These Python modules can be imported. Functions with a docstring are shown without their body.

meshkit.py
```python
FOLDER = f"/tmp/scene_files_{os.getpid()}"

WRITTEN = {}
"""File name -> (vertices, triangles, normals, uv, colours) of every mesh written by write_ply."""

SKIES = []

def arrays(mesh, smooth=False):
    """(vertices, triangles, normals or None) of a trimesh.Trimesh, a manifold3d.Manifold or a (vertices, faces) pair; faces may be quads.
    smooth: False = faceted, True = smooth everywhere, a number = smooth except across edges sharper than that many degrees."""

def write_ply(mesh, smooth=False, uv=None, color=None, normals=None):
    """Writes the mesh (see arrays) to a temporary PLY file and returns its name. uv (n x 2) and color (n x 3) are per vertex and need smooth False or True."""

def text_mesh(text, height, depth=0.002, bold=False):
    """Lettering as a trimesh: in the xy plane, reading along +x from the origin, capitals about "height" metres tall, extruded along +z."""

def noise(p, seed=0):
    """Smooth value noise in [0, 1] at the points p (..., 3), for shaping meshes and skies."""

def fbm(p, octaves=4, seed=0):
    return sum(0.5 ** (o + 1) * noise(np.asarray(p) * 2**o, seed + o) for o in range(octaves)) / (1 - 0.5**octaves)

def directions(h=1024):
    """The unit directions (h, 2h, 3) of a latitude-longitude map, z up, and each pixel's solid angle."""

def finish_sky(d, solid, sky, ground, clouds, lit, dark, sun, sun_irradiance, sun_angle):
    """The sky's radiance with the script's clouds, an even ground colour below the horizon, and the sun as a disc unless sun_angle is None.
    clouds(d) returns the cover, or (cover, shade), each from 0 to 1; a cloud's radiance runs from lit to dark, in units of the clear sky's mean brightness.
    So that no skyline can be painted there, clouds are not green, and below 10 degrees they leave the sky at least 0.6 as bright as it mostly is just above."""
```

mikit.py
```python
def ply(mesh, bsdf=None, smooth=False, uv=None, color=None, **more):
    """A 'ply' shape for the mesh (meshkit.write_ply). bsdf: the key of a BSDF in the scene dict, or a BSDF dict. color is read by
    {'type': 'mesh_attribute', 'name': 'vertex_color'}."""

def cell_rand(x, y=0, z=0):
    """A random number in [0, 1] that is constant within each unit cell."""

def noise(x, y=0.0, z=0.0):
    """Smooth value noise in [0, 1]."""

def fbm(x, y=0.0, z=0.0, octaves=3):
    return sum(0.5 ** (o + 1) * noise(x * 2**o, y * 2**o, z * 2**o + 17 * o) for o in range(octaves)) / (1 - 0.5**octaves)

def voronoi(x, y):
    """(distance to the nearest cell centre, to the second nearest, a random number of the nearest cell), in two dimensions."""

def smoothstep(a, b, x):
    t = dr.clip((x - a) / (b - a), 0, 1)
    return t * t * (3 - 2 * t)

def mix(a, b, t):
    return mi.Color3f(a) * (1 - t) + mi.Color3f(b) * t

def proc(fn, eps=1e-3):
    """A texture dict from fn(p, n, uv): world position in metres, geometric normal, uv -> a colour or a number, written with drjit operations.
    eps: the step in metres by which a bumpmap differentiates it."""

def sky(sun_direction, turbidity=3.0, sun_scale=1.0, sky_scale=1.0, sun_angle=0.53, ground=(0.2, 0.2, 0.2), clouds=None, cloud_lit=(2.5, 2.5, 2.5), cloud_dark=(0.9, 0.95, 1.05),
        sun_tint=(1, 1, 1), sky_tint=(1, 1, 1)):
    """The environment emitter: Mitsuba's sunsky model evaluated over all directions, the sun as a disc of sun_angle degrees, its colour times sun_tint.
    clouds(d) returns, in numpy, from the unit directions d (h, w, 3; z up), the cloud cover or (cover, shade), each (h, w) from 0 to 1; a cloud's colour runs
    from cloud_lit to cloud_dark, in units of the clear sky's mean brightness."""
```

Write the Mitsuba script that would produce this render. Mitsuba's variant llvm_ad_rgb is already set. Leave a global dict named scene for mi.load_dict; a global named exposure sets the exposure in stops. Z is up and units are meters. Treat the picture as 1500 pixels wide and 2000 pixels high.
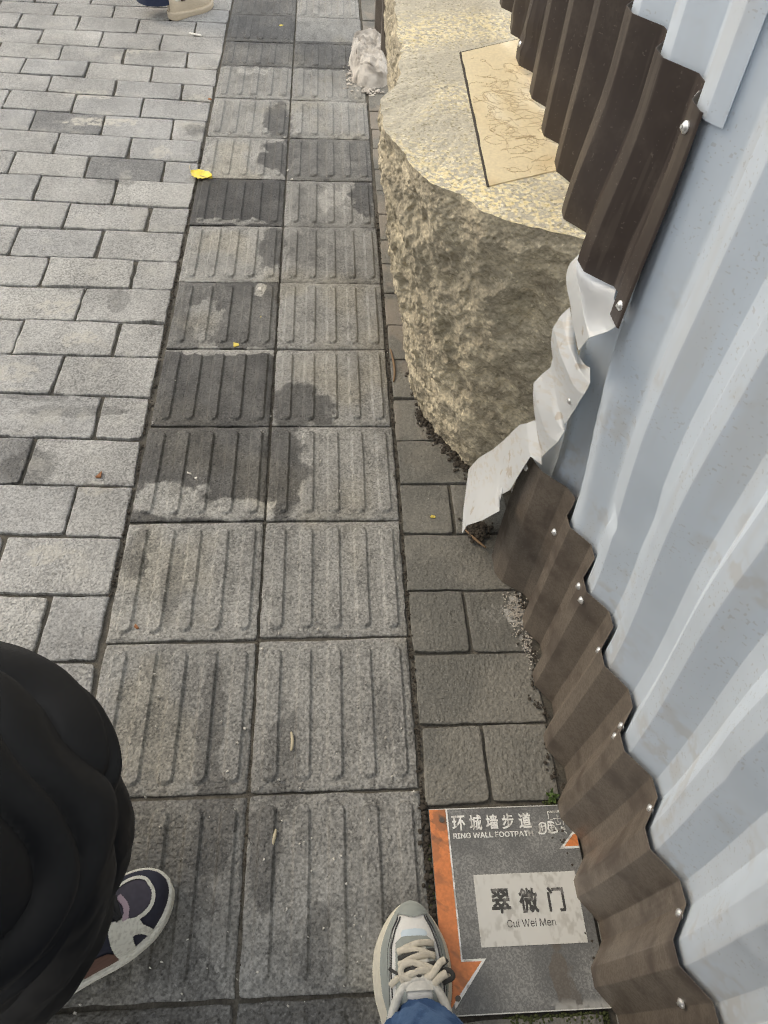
import math, random
import numpy as np
import trimesh
import mitsuba as mi
import drjit as dr
import mikit, meshkit
from mikit import proc, noise, fbm, smoothstep, mix, cell_rand
from scipy.interpolate import PchipInterpolator, CubicSpline, RectBivariateSpline

rng = np.random.default_rng(7)
T = mi.ScalarTransform4f

# ------------------------------------------------------------------ camera, sky, exposure
EYE = np.array([0.1511, -0.1394, 1.3464])
PITCH, YAW, ROLL, FOCAL = 0.8990, 0.1085, 0.0759, 1477.3 / 1500
fwd = np.array([math.sin(YAW) * math.cos(PITCH), math.cos(YAW) * math.cos(PITCH), -math.sin(PITCH)])
side0 = np.array([math.cos(YAW), -math.sin(YAW), 0.0])
up0 = np.cross(side0, fwd)
upv = up0 * math.cos(ROLL) - side0 * math.sin(ROLL)
CAMERA = {
    'type': 'perspective', 'fov_axis': 'x', 'fov': math.degrees(2 * math.atan(0.5 / FOCAL)),
    'near_clip': 0.02, 'far_clip': 400.0,
    'to_world': T().look_at(origin=EYE.tolist(), target=(EYE + fwd).tolist(), up=upv.tolist()),
}
SKY = mikit.sky((-0.66, 0.34, 0.66), turbidity=3, sun_scale=0.19, sun_angle=24, sun_tint=(1.0, 1.0, 0.99), clouds=lambda d: 1.0,
                cloud_lit=(2.5, 2.5, 2.5))
exposure = 2.55

scene = {'type': 'scene', 'sensor': CAMERA, 'sky': SKY}
labels = {}

# ------------------------------------------------------------------ helpers
_used = {}
def key_of(name):
    """The name, or the name with _001, _002 ... when it is taken."""
    n = _used.get(name, 0); _used[name] = n + 1
    return name if n == 0 else f'{name}_{n:03d}'

def add(name, mesh, bsdf, smooth=False, parent=None, label=None, cat=None, group=None, kind=None, **kw):
    k = key_of(f'{parent}__{name}' if parent else name)
    scene[k] = mikit.ply(mesh, bsdf, smooth=smooth, **kw)
    tag(k, label, cat, group, kind)
    return k

def tag(k, label=None, cat=None, group=None, kind=None):
    e = {a: b for a, b in (('label', label), ('category', cat), ('group', group), ('kind', kind)) if b}
    if e: labels[k] = e

def thing(name, label, cat=None, group=None, kind=None):
    k = key_of(name); tag(k, label, cat, group, kind); return k

def TM(v, f):
    return trimesh.Trimesh(np.asarray(v, float), np.asarray(f, int), process=False)

def join(ms):
    return trimesh.util.concatenate(ms)

def grid_faces(n, m, wrap=False):
    """Quads of an n x m grid of points (rows n), as triangles; wrap closes the columns."""
    i, j = np.meshgrid(np.arange(n - 1), np.arange(m if wrap else m - 1), indexing='ij')
    a, b = i * m + j, i * m + (j + 1) % m
    c, d = a + m, b + m
    return np.vstack([np.stack([a, b, d], -1).reshape(-1, 3), np.stack([a, d, c], -1).reshape(-1, 3)])

def grid_mesh(P, wrap=False):
    n, m = P.shape[:2]
    return TM(P.reshape(-1, 3), grid_faces(n, m, wrap))

def vnormals(P):
    du, dv = np.gradient(P, axis=0), np.gradient(P, axis=1)
    n = np.cross(du, dv); return n / np.maximum(np.linalg.norm(n, axis=-1, keepdims=True), 1e-12)

def thick_sheet(P, t):
    """A closed sheet of thickness t from a grid of points."""
    n, m = P.shape[:2]
    N = vnormals(P)
    A, B = P + N * t / 2, P - N * t / 2
    f = grid_faces(n, m); k = n * m
    b = np.concatenate([np.arange(m), np.arange(1, n) * m + m - 1, (n - 1) * m + np.arange(m - 2, -1, -1), np.arange(n - 2, 0, -1) * m])
    c = np.roll(b, -1)
    rim = np.vstack([np.stack([b, b + k, c + k], -1), np.stack([b, c + k, c], -1)])
    me = TM(np.vstack([A.reshape(-1, 3), B.reshape(-1, 3)]), np.vstack([f, f[:, ::-1] + k, rim]))
    me.fix_normals(); return me

def tube(path, r, n=8, caps=True, flat=1.0):
    """A tube of radius r (number or array) along a path of points; flat < 1 squashes it."""
    path = np.asarray(path, float); r = np.broadcast_to(np.asarray(r, float), len(path))
    t = np.gradient(path, axis=0); t /= np.maximum(np.linalg.norm(t, axis=1, keepdims=True), 1e-12)
    ref = np.array([0, 0, 1.0]) if abs(t[0, 2]) < 0.9 else np.array([1.0, 0, 0])
    rings = []
    for p, d, q in zip(path, t, r):
        a = np.cross(ref, d); a /= max(np.linalg.norm(a), 1e-9); b = np.cross(d, a); ref = b
        w = np.linspace(0, 2 * np.pi, n, endpoint=False)[:, None]
        rings.append(p + q * (np.cos(w) * a + flat * np.sin(w) * b))
    V = np.array(rings); f = grid_faces(len(path), n, True); V = V.reshape(-1, 3)
    if caps:
        V = np.vstack([V, path[0], path[-1]]); k = len(V)
        j = np.arange(n); e = (len(path) - 1) * n
        f = np.vstack([f, np.stack([np.full(n, k - 2), (j + 1) % n, j], -1), np.stack([np.full(n, k - 1), e + j, e + (j + 1) % n], -1)])
    m = TM(V, f); m.fix_normals(); return m

def spline(pts, n):
    pts = np.asarray(pts, float); s = np.r_[0, np.cumsum(np.linalg.norm(np.diff(pts, axis=0), axis=1))]
    return CubicSpline(s, pts)(np.linspace(0, s[-1], n))

def loft(rings, cap0=True, cap1=True):
    """A surface through closed rings of equal length."""
    R = np.array(rings); n, m = R.shape[:2]
    V = R.reshape(-1, 3); f = grid_faces(n, m, True); j = np.arange(m)
    if cap0:
        V = np.vstack([V, R[0].mean(0)]); f = np.vstack([f, np.stack([np.full(m, len(V) - 1), (j + 1) % m, j], -1)])
    if cap1:
        V = np.vstack([V, R[-1].mean(0)]); e = (n - 1) * m
        f = np.vstack([f, np.stack([np.full(m, len(V) - 1), e + j, e + (j + 1) % m], -1)])
    me = TM(V, f); me.fix_normals(); return me

def flat_poly(rings, z0, z1):
    """Polygon (outline, holes...) extruded from z0 to z1."""
    from shapely.geometry import Polygon
    p = Polygon(rings[0], rings[1:])
    if not p.is_valid: p = p.buffer(0)
    ms = []
    for g in getattr(p, 'geoms', [p]):
        if g.area > 0:
            m = trimesh.creation.extrude_polygon(g, z1 - z0, engine='earcut'); m.apply_translation([0, 0, z0]); ms.append(m)
    return join(ms)

def stroke(pts, w, z0, z1):
    from shapely.geometry import LineString
    g = LineString(pts).buffer(w / 2, cap_style='flat', join_style='mitre')
    ms = []
    for q in getattr(g, 'geoms', [g]):
        m = trimesh.creation.extrude_polygon(q, z1 - z0, engine='earcut'); m.apply_translation([0, 0, z0]); ms.append(m)
    return join(ms)

def nz(x, y=0.0, z=0.0, s=1.0, seed=0):
    """meshkit.noise of arrays, centred on 0."""
    x, y, z = np.broadcast_arrays(x, y, z)
    return meshkit.noise(np.stack([x, y, z], -1) * s, seed) - 0.5

def nfbm(x, y=0.0, z=0.0, s=1.0, octaves=4, seed=0):
    x, y, z = np.broadcast_arrays(x, y, z)
    return meshkit.fbm(np.stack([x, y, z], -1) * s, octaves, seed) - 0.5

def sstep(a, b, x):
    t = np.clip((np.asarray(x, float) - a) / (b - a), 0, 1); return t * t * (3 - 2 * t)

def lump(centre, r, seed, amp=0.3, sub=1, squash=1.0):
    m = trimesh.creation.icosphere(subdivisions=sub, radius=1.0)
    v = m.vertices * (1 + amp * 2 * nz(m.vertices[:, 0], m.vertices[:, 1], m.vertices[:, 2], 1.7, seed))[:, None]
    v = v * r; v[:, 2] *= squash
    return TM(v + np.asarray(centre), m.faces)

# ------------------------------------------------------------------ materials
def mat(name, color, rough=0.7, bump=None, two=True, **kw):
    b = {'type': 'principled', 'base_color': color if isinstance(color, dict) else {'type': 'rgb', 'value': list(color)}, 'roughness': rough, **kw}
    if bump is not None:
        b = {'type': 'bumpmap', 'map': bump[0], 'scale': bump[1], 'nested': b}
    scene[name] = {'type': 'twosided', 'nested': b} if two else b
    return name

def C(*c): return mi.Color3f(*c)

def grains(p, cell, lo, hi):
    """Aggregate specks: a random number per cell of a jittered lattice."""
    j = 0.35 * noise(p.x / cell * 1.7, p.y / cell * 1.7, p.z / cell * 1.7)
    return smoothstep(lo, hi, cell_rand(p.x / cell + j, p.y / cell - j, p.z / cell + j))

def blobs(p, items, wob=0.5, scale=22.0):
    """Stain cover in [0, 1] from (x, y, rx, ry, amount) with ragged outlines."""
    r = wob * (fbm(p.x * scale, p.y * scale, 0.0, 4) - 0.5) * 2
    out = mi.Float(0)
    for x, y, rx, ry, a in items:
        d = dr.sqrt(dr.square((p.x - x) / rx) + dr.square((p.y - y) / ry)) + r
        out = dr.maximum(out, a * (1 - smoothstep(0.75, 1.05, d)))
    return out

# wetness of the tactile tiles, by row (from y = -0.3 up) and column
WET_L = [0.82, 0.46, 0.26, 0.14, 0.86, 0.92, 0.74, 0.12, 0.98, 0.12, 0.15, 0.22, 0.72, 0.85, 0.80, 0.6]
WET_R = [0.82, 0.36, 0.26, 0.20, 0.24, 0.22, 0.26, 0.36, 0.38, 0.62, 0.20, 0.25, 0.78, 0.25, 0.16, 0.3]
WET = np.array([v for a in zip(WET_L, WET_R) for v in a], np.float32)
WET_BLOBS = [(0.035, 1.05, 0.060, 0.17, 0.85), (0.075, 1.27, 0.085, 0.09, 0.85), (0.265, 2.28, 0.05, 0.12, 0.9), (-0.035, 2.55, 0.07, 0.13, 0.85),
             (-0.04, 2.83, 0.06, 0.14, 0.8), (-0.03, 1.98, 0.04, 0.13, 0.8), (0.07, 1.97, 0.06, 0.12, 0.6), (0.06, 2.23, 0.04, 0.12, 0.5),
             (-0.12, 0.13, 0.10, 0.12, 0.75), (-0.06, 0.24, 0.04, 0.10, 0.8), (-0.16, 0.02, 0.16, 0.05, 0.6), (0.03, 0.22, 0.03, 0.10, 0.75),
             (-0.075, 0.42, 0.03, 0.12, 0.7), (0.06, 0.36, 0.035, 0.10, 0.6), (-0.27, 0.80, 0.03, 0.08, 0.6), (-0.18, 0.72, 0.03, 0.10, 0.5),
             (0.12, 0.05, 0.03, 0.07, 0.6), (0.25, 0.45, 0.03, 0.10, 0.5), (0.25, 2.6, 0.06, 0.10, 0.7), (0.03, 2.62, 0.05, 0.09, 0.7), (0.05, 3.5, 0.3, 0.06, 0.7)]
DRY_BLOBS = [(-0.22, 0.96, 0.075, 0.05, 0.8), (-0.10, 0.935, 0.12, 0.03, 0.75), (-0.13, 1.48, 0.17, 0.018, 0.8), (-0.20, 1.62, 0.05, 0.10, 0.45),
             (-0.17, 2.12, 0.12, 0.015, 0.6), (-0.15, 3.25, 0.10, 0.03, 0.5), (-0.055, 1.76, 0.015, 0.03, 1.3), (0.16, 2.27, 0.06, 0.08, 0.5)]

def tile_wet(p):
    i = mi.UInt32(dr.clip(dr.floor(p.y / 0.2995) + 1, 0, 15)) * 2 + dr.select(p.x > 0, mi.UInt32(1), mi.UInt32(0))
    w = dr.gather(mi.Float, mi.Float(WET), i)
    n = fbm(p.x * 9, p.y * 9, 3.0, 4)
    w = w + 0.75 * (n - 0.5) * (1 - dr.abs(2 * w - 1) * 0.55)
    w = dr.maximum(w, blobs(p, WET_BLOBS, 0.55, 24))
    w = w - blobs(p, DRY_BLOBS, 0.7, 30)
    return dr.clip(w, 0, 1)

def tile_color(p, n, uv):
    w = tile_wet(p)
    g = fbm(p.x * 300, p.y * 300, 0.0, 3) - 0.5
    c = mix(C(0.300, 0.297, 0.279), C(0.048, 0.047, 0.045), w)
    c = c * (1 + 1.35 * g) + 0.09 * grains(p, 0.0026, 0.94, 0.99) * (1 - 0.5 * w) - 0.035 * grains(p, 0.0031, 0.90, 0.98)
    warm = smoothstep(0.55, 0.75, fbm(p.x * 5 + 31, p.y * 5, 0.0, 3))
    c = c * mix(C(1, 1, 1), C(1.03, 1.0, 0.93), warm)
    grime = smoothstep(0.50, 0.70, fbm(p.x * 34, p.y * 26 + 9, 5.0, 4)) * smoothstep(0.3, 0.6, fbm(p.x * 240, p.y * 240, 1.0, 2))
    return dr.maximum(c * (1 - 0.30 * grime), 0.01)

def tile_rough(p, n, uv):
    return 0.72 - 0.24 * tile_wet(p)

def grain_bump(p, n, uv):
    return fbm(p.x * 330, p.y * 330, p.z * 60, 2) + 0.6 * smoothstep(0.4, 0.8, noise(p.x * 230 + 5, p.y * 230, 2.0))

mat('tile_concrete', proc(tile_color), proc(tile_rough), (proc(grain_bump, 5e-4), 0.0021), specular=0.45)

PATCH_BLOBS = [(-0.80, 3.00, 0.11, 0.035, 0.8), (-0.69, 2.78, 0.12, 0.035, 1.0), (-0.45, 2.56, 0.05, 0.04, 0.6), (-0.53, 1.53, 0.06, 0.035, 0.6), (-0.62, 1.67, 0.07, 0.04, 0.7), (-0.39, 1.00, 0.04, 0.03, 0.5),
               (-0.66, 3.43, 0.09, 0.025, 0.8), (-0.73, 3.36, 0.06, 0.02, 0.6), (-0.36, 2.99, 0.05, 0.04, 0.6), (-0.45, 0.82, 0.05, 0.03, 0.5), (-0.36, 3.28, 0.05, 0.03, 0.6), (-0.66, 1.38, 0.05, 0.05, 0.5), (-0.37, 2.77, 0.05, 0.03, 0.5)]
DAMP_BLOBS = [(-0.54, 1.07, 0.07, 0.06, 0.8), (-0.49, 1.25, 0.16, 0.02, 0.6), (-0.60, 1.305, 0.10, 0.02, 0.6), (-0.33, 2.73, 0.06, 0.05, 0.6), (-0.57, 2.35, 0.07, 0.03, 0.6), (-0.45, 1.70, 0.03, 0.06, 0.6)]

def paver_fn(base, k=1.0):
    def color(p, n, uv):
        g = fbm(p.x * 280, p.y * 280, 1.0, 3) - 0.5
        m = fbm(p.x * 7, p.y * 7, 4.0, 4) - 0.5
        c = C(*base) * (1 + 1.35 * g + 0.7 * m)
        c = mix(c, C(0.46, 0.44, 0.38), 0.75 * blobs(p, PATCH_BLOBS, 0.8, 40) * smoothstep(0.25, 0.6, fbm(p.x * 90, p.y * 90, 2.0, 3)))
        c = c * (1 - 0.55 * blobs(p, DAMP_BLOBS, 0.5, 25))
        pale = smoothstep(0.60, 0.80, fbm(p.x * 13 + 7, p.y * 13, 8.0, 4))
        c = mix(c, C(0.40, 0.39, 0.35), 0.35 * pale)
        return dr.maximum(c + 0.06 * grains(p, 0.0026, 0.93, 0.99) - 0.05 * grains(p, 0.0033, 0.90, 0.98), 0.012)
    return color

def paver_bump(p, n, uv):
    return fbm(p.x * 310, p.y * 310, p.z * 60, 2) + 0.8 * smoothstep(0.35, 0.8, noise(p.x * 220 + 3, p.y * 220, 7.0))
pb = (proc(paver_bump, 5e-4), 0.0020)
PAVER_M = [mat('paver_concrete', proc(paver_fn((0.288, 0.286, 0.274))), 0.62, pb, specular=0.5),
           mat('paver_concrete_pale', proc(paver_fn((0.325, 0.322, 0.305))), 0.64, pb, specular=0.5),
           mat('paver_concrete_smooth', proc(paver_fn((0.252, 0.253, 0.247))), 0.55, (pb[0], 0.0009), specular=0.5),
           mat('paver_concrete_dark', proc(paver_fn((0.145, 0.146, 0.144))), 0.55, (pb[0], 0.0012), specular=0.5)]

def edge_color(p, n, uv):
    g = fbm(p.x * 300, p.y * 300, 1.0, 3) - 0.5
    m = fbm(p.x * 8 + 3, p.y * 8, 4.0, 4)
    c = mix(C(0.135, 0.132, 0.118), C(0.180, 0.173, 0.152), smoothstep(0.35, 0.65, m)) * (1 + 0.7 * g)
    dust = smoothstep(0.45, 0.65, fbm(p.x * 20, p.y * 12, 3.0, 4)) * smoothstep(0.95, 1.35, p.y)
    c = mix(c, C(0.26, 0.225, 0.185), 0.6 * dust)
    white = blobs(p, [(0.532, 0.665, 0.03, 0.05, 1.0), (0.545, 0.575, 0.02, 0.03, 0.8), (0.49, 0.655, 0.03, 0.03, 0.25)], 0.9, 70)
    c = mix(c, C(0.48, 0.47, 0.44), 0.8 * white * smoothstep(0.4, 0.6, fbm(p.x * 160, p.y * 160, 0.0, 3)))
    return dr.maximum(c + 0.05 * grains(p, 0.0024, 0.94, 0.99) - 0.03 * grains(p, 0.003, 0.9, 0.98), 0.012)
mat('edge_concrete', proc(edge_color), 0.72, (pb[0], 0.0014), specular=0.4)

def soil_color(p, n, uv):
    return mix(C(0.055, 0.050, 0.042), C(0.13, 0.12, 0.10), fbm(p.x * 60, p.y * 60, 0.0, 4)) * (0.6 + 0.8 * fbm(p.x * 400, p.y * 400, 1.0, 2))
mat('joint_soil', proc(soil_color), 0.95)

def far_ground(p, n, uv):
    r = dr.floor(p.y / 0.152)
    u = p.x / 0.26 + 0.5 * (r - 2 * dr.floor(r / 2)); v = p.y / 0.152
    fu, fv = u - dr.floor(u), v - r
    j = dr.minimum(dr.minimum(fu, 1 - fu) * 0.26, dr.minimum(fv, 1 - fv) * 0.152)
    c = C(0.25, 0.246, 0.235) * (0.85 + 0.3 * cell_rand(u, v, 3)) * (0.8 + 0.4 * fbm(p.x * 90, p.y * 90, 0.0, 3))
    return mix(C(0.06, 0.055, 0.048), c, smoothstep(0.003, 0.006, j))
mat('far_paving', proc(far_ground), 0.7)

def rock_color(p, n, uv):
    a = fbm(p.x * 26, p.y * 26, p.z * 26, 4)
    b = fbm(p.x * 6, p.y * 6, p.z * 6 + 5, 3)
    c = mix(C(0.300, 0.262, 0.192), C(0.520, 0.458, 0.330), smoothstep(0.32, 0.68, a))
    c = mix(c, C(0.375, 0.335, 0.252), 0.5 * smoothstep(0.45, 0.65, b))
    f = fbm(p.x * 240, p.y * 240, p.z * 240, 3) - 0.5
    c = c * (1 + 1.0 * f) + 0.20 * grains(p, 0.0035, 0.95, 0.995) * C(1, 0.9, 0.66) - 0.05 * grains(p, 0.004, 0.88, 0.98)
    moss = smoothstep(0.62, 0.75, fbm(p.x * 11 + 9, p.y * 11, p.z * 5, 4))
    return dr.maximum(mix(c, C(0.13, 0.13, 0.075), 0.15 * moss), 0.012)
def rock_bump(p, n, uv):
    return fbm(p.x * 150, p.y * 150, p.z * 150, 3)
mat('rough_stone', proc(rock_color), 0.85, (proc(rock_bump, 6e-4), 0.006), specular=0.3)

def rocktop_color(p, n, uv):
    big = fbm(p.x * 4 + 2, p.y * 4, 0.0, 4)
    edge = 1 - smoothstep(0.0, 0.10, dr.abs(dr.sqrt(dr.square((p.x - 0.52) / 1.2) + dr.square(p.y - 1.22)) - 0.36) - 0.02)
    k = dr.clip(smoothstep(0.40, 0.60, big) * 0.55 + 0.75 * edge, 0, 1)
    g1 = smoothstep(0.42, 0.62, fbm(p.x * 200, p.y * 200, 0.0, 3))
    c = mix(C(0.40, 0.375, 0.31), C(0.72, 0.62, 0.37), k * g1 + 0.12)
    c = mix(c, C(0.80, 0.74, 0.56), 0.75 * grains(p, 0.0045, 0.80, 0.95) * (0.3 + 0.7 * k))
    return dr.maximum(c * (0.8 + 0.4 * fbm(p.x * 420, p.y * 420, 1.0, 2)) - 0.13 * grains(p, 0.0038, 0.86, 0.97), 0.02)
mat('worn_stone', proc(rocktop_color), 0.6, (proc(lambda p, n, uv: fbm(p.x * 260, p.y * 260, 0.0, 2), 5e-4), 0.0014), specular=0.4)
def panel_color(p, n, uv):
    a = fbm(p.x * 9, p.y * 9, 0.0, 4)
    c = mix(C(0.56, 0.44, 0.25), C(0.66, 0.56, 0.36), smoothstep(0.35, 0.65, a))
    pale = smoothstep(0.60, 0.72, fbm(p.x * 16, p.y * 5, 2.0, 4))
    return mix(c, C(0.72, 0.65, 0.48), 0.6 * pale) * (0.9 + 0.2 * fbm(p.x * 300, p.y * 300, 0.0, 2))
mat('smooth_panel', proc(panel_color), 0.45, specular=0.5)
mat('dark_dirt', (0.055, 0.048, 0.038), 0.9)
mat('scratch_ink', (0.37, 0.28, 0.16), 0.8)

def blue_color(p, n, uv):
    c = C(0.510, 0.577, 0.650) * (0.97 + 0.06 * fbm(p.y * 30, p.z * 30, 0.0, 2))
    streak = smoothstep(0.55, 0.75, fbm(p.y * 26, p.z * 3.5, 3.0, 4))
    c = mix(c, C(0.44, 0.42, 0.375), 0.22 * streak)
    low = smoothstep(0.60, 0.80, fbm(p.y * 14 + 4, p.z * 14, 1.0, 5) + 0.16 * (1 - smoothstep(0.36, 0.56, p.z)))
    c = mix(c, C(0.40, 0.375, 0.33), 0.34 * low * smoothstep(0.3, 0.6, fbm(p.y * 90, p.z * 60, 2.0, 3)))
    speck = smoothstep(0.82, 0.90, noise(p.y * 380, p.z * 380, 3.0)) * smoothstep(0.45, 0.65, noise(p.y * 16, p.z * 16, 7.0))
    return mix(c, C(0.30, 0.28, 0.25), 0.3 * speck)
mat('blue_grey_paint', proc(blue_color), 0.38, specular=0.5)
def white_color(p, n, uv):
    c = C(0.51, 0.53, 0.54)
    st = smoothstep(0.52, 0.68, fbm(p.y * 60, p.z * 170 + p.y * 90, 3.0, 4))
    c = mix(c, C(0.46, 0.40, 0.31), 0.35 * st * smoothstep(0.35, 0.6, fbm(p.y * 12, p.z * 12, 6.0, 3)))
    return mix(c, C(0.36, 0.30, 0.22), 0.6 * smoothstep(0.70, 0.80, fbm(p.y * 40, p.z * 40, 1.0, 4)))
mat('white_paint', proc(white_color), 0.36, specular=0.5)
def brown_color(p, n, uv):
    c = C(0.036, 0.026, 0.022) * (0.9 + 0.2 * fbm(p.y * 60, p.z * 8, 2.0, 3))
    low = 1 - smoothstep(0.40, 0.60, p.z)
    d = fbm(p.y * 22, p.z * 22, p.x * 22, 4) + 0.22 * low - 0.10
    dust = smoothstep(0.30, 0.72, d) * (0.62 + 0.38 * smoothstep(0.35, 0.6, fbm(p.y * 300, p.z * 300, p.x * 300, 2)))
    streak = smoothstep(0.60, 0.72, fbm(p.y * 110, p.z * 6, 2.0, 3))
    c = mix(c, C(0.115, 0.094, 0.078), 0.55 * low)
    c = mix(c, C(0.170, 0.145, 0.117), 0.70 * dust * (0.22 + 0.78 * low) + 0.10 * streak)
    speck = smoothstep(0.86, 0.92, noise(p.y * 420, p.z * 420, p.x * 90))
    return mix(c, C(0.20, 0.175, 0.15), 0.25 * speck)
mat('brown_paint', proc(brown_color), 0.44, specular=0.42)
mat('rivet_metal', (0.75, 0.75, 0.73), 0.32, metallic=0.8)
def mortar_color(p, n, uv):
    return mix(C(0.34, 0.31, 0.27), C(0.56, 0.52, 0.46), smoothstep(0.3, 0.65, fbm(p.x * 30, p.y * 30, p.z * 30, 4)))
mat('mortar', proc(mortar_color), 0.9)

def plate_color(p, n, uv):
    g = fbm(p.x * 260, p.y * 260, 0.0, 3)
    w = smoothstep(0.30, 0.75, fbm(p.x * 14, p.y * 14, 2.0, 3))
    c = mix(C(0.105, 0.107, 0.106), C(0.240, 0.242, 0.234), dr.clip(w * 0.35 + smoothstep(0.35, 0.75, fbm(p.x * 480, p.y * 480, 0.0, 3)) * (0.25 + 0.6 * w), 0, 1))
    brown = blobs(p, [(0.495, 0.01, 0.012, 0.07, 1.0), (0.505, -0.02, 0.02, 0.04, 0.7)], 0.9, 50)
    rim = smoothstep(0.55, 0.7, fbm(p.x * 60, p.y * 60, 6.0, 3)) * (1 - smoothstep(-0.034, -0.018, p.y))
    return mix(mix(c, C(0.11, 0.085, 0.06), 0.5 * brown), C(0.40, 0.40, 0.38), 0.7 * rim)
mat('plate_dark', proc(plate_color), 0.55, (proc(lambda p, n, uv: fbm(p.x * 300, p.y * 300, 0.0, 2), 5e-4), 0.0006))
def orange_color(p, n, uv):
    w = smoothstep(0.52, 0.70, fbm(p.x * 60 + p.y * 60, p.y * 45, 2.0, 4))
    top = blobs(p, [(0.333, 0.243, 0.016, 0.016, 0.8), (0.318, 0.20, 0.01, 0.03, 0.5)], 0.9, 80)
    return mix(C(0.58, 0.195, 0.062) * (0.85 + 0.3 * fbm(p.x * 300, p.y * 300, 0.0, 2)), C(0.17, 0.085, 0.045), dr.clip(0.45 * w + 0.7 * top, 0, 1))
mat('orange_paint', proc(orange_color), 0.5)
mat('sign_white', proc(lambda p, n, uv: mix(C(0.70, 0.70, 0.67), C(0.40, 0.39, 0.36), smoothstep(0.5, 0.75, fbm(p.x * 120, p.y * 120, 0.0, 3)))), 0.5)
mat('sign_panel', proc(lambda p, n, uv: mix(C(0.55, 0.55, 0.52), C(0.34, 0.33, 0.295), 0.6 * smoothstep(0.42, 0.72, fbm(p.x * 150, p.y * 90, 3.0, 4)) * smoothstep(0.3, 0.6, fbm(p.x * 30, p.y * 30, 1.0, 3)))), 0.45)
mat('sign_ink', proc(lambda p, n, uv: mix(C(0.045, 0.045, 0.043), C(0.16, 0.155, 0.145), smoothstep(0.5, 0.75, fbm(p.x * 110, p.y * 110, 9.0, 3)))), 0.6)
mat('screw_metal', (0.10, 0.085, 0.07), 0.5, metallic=0.4)

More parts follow.
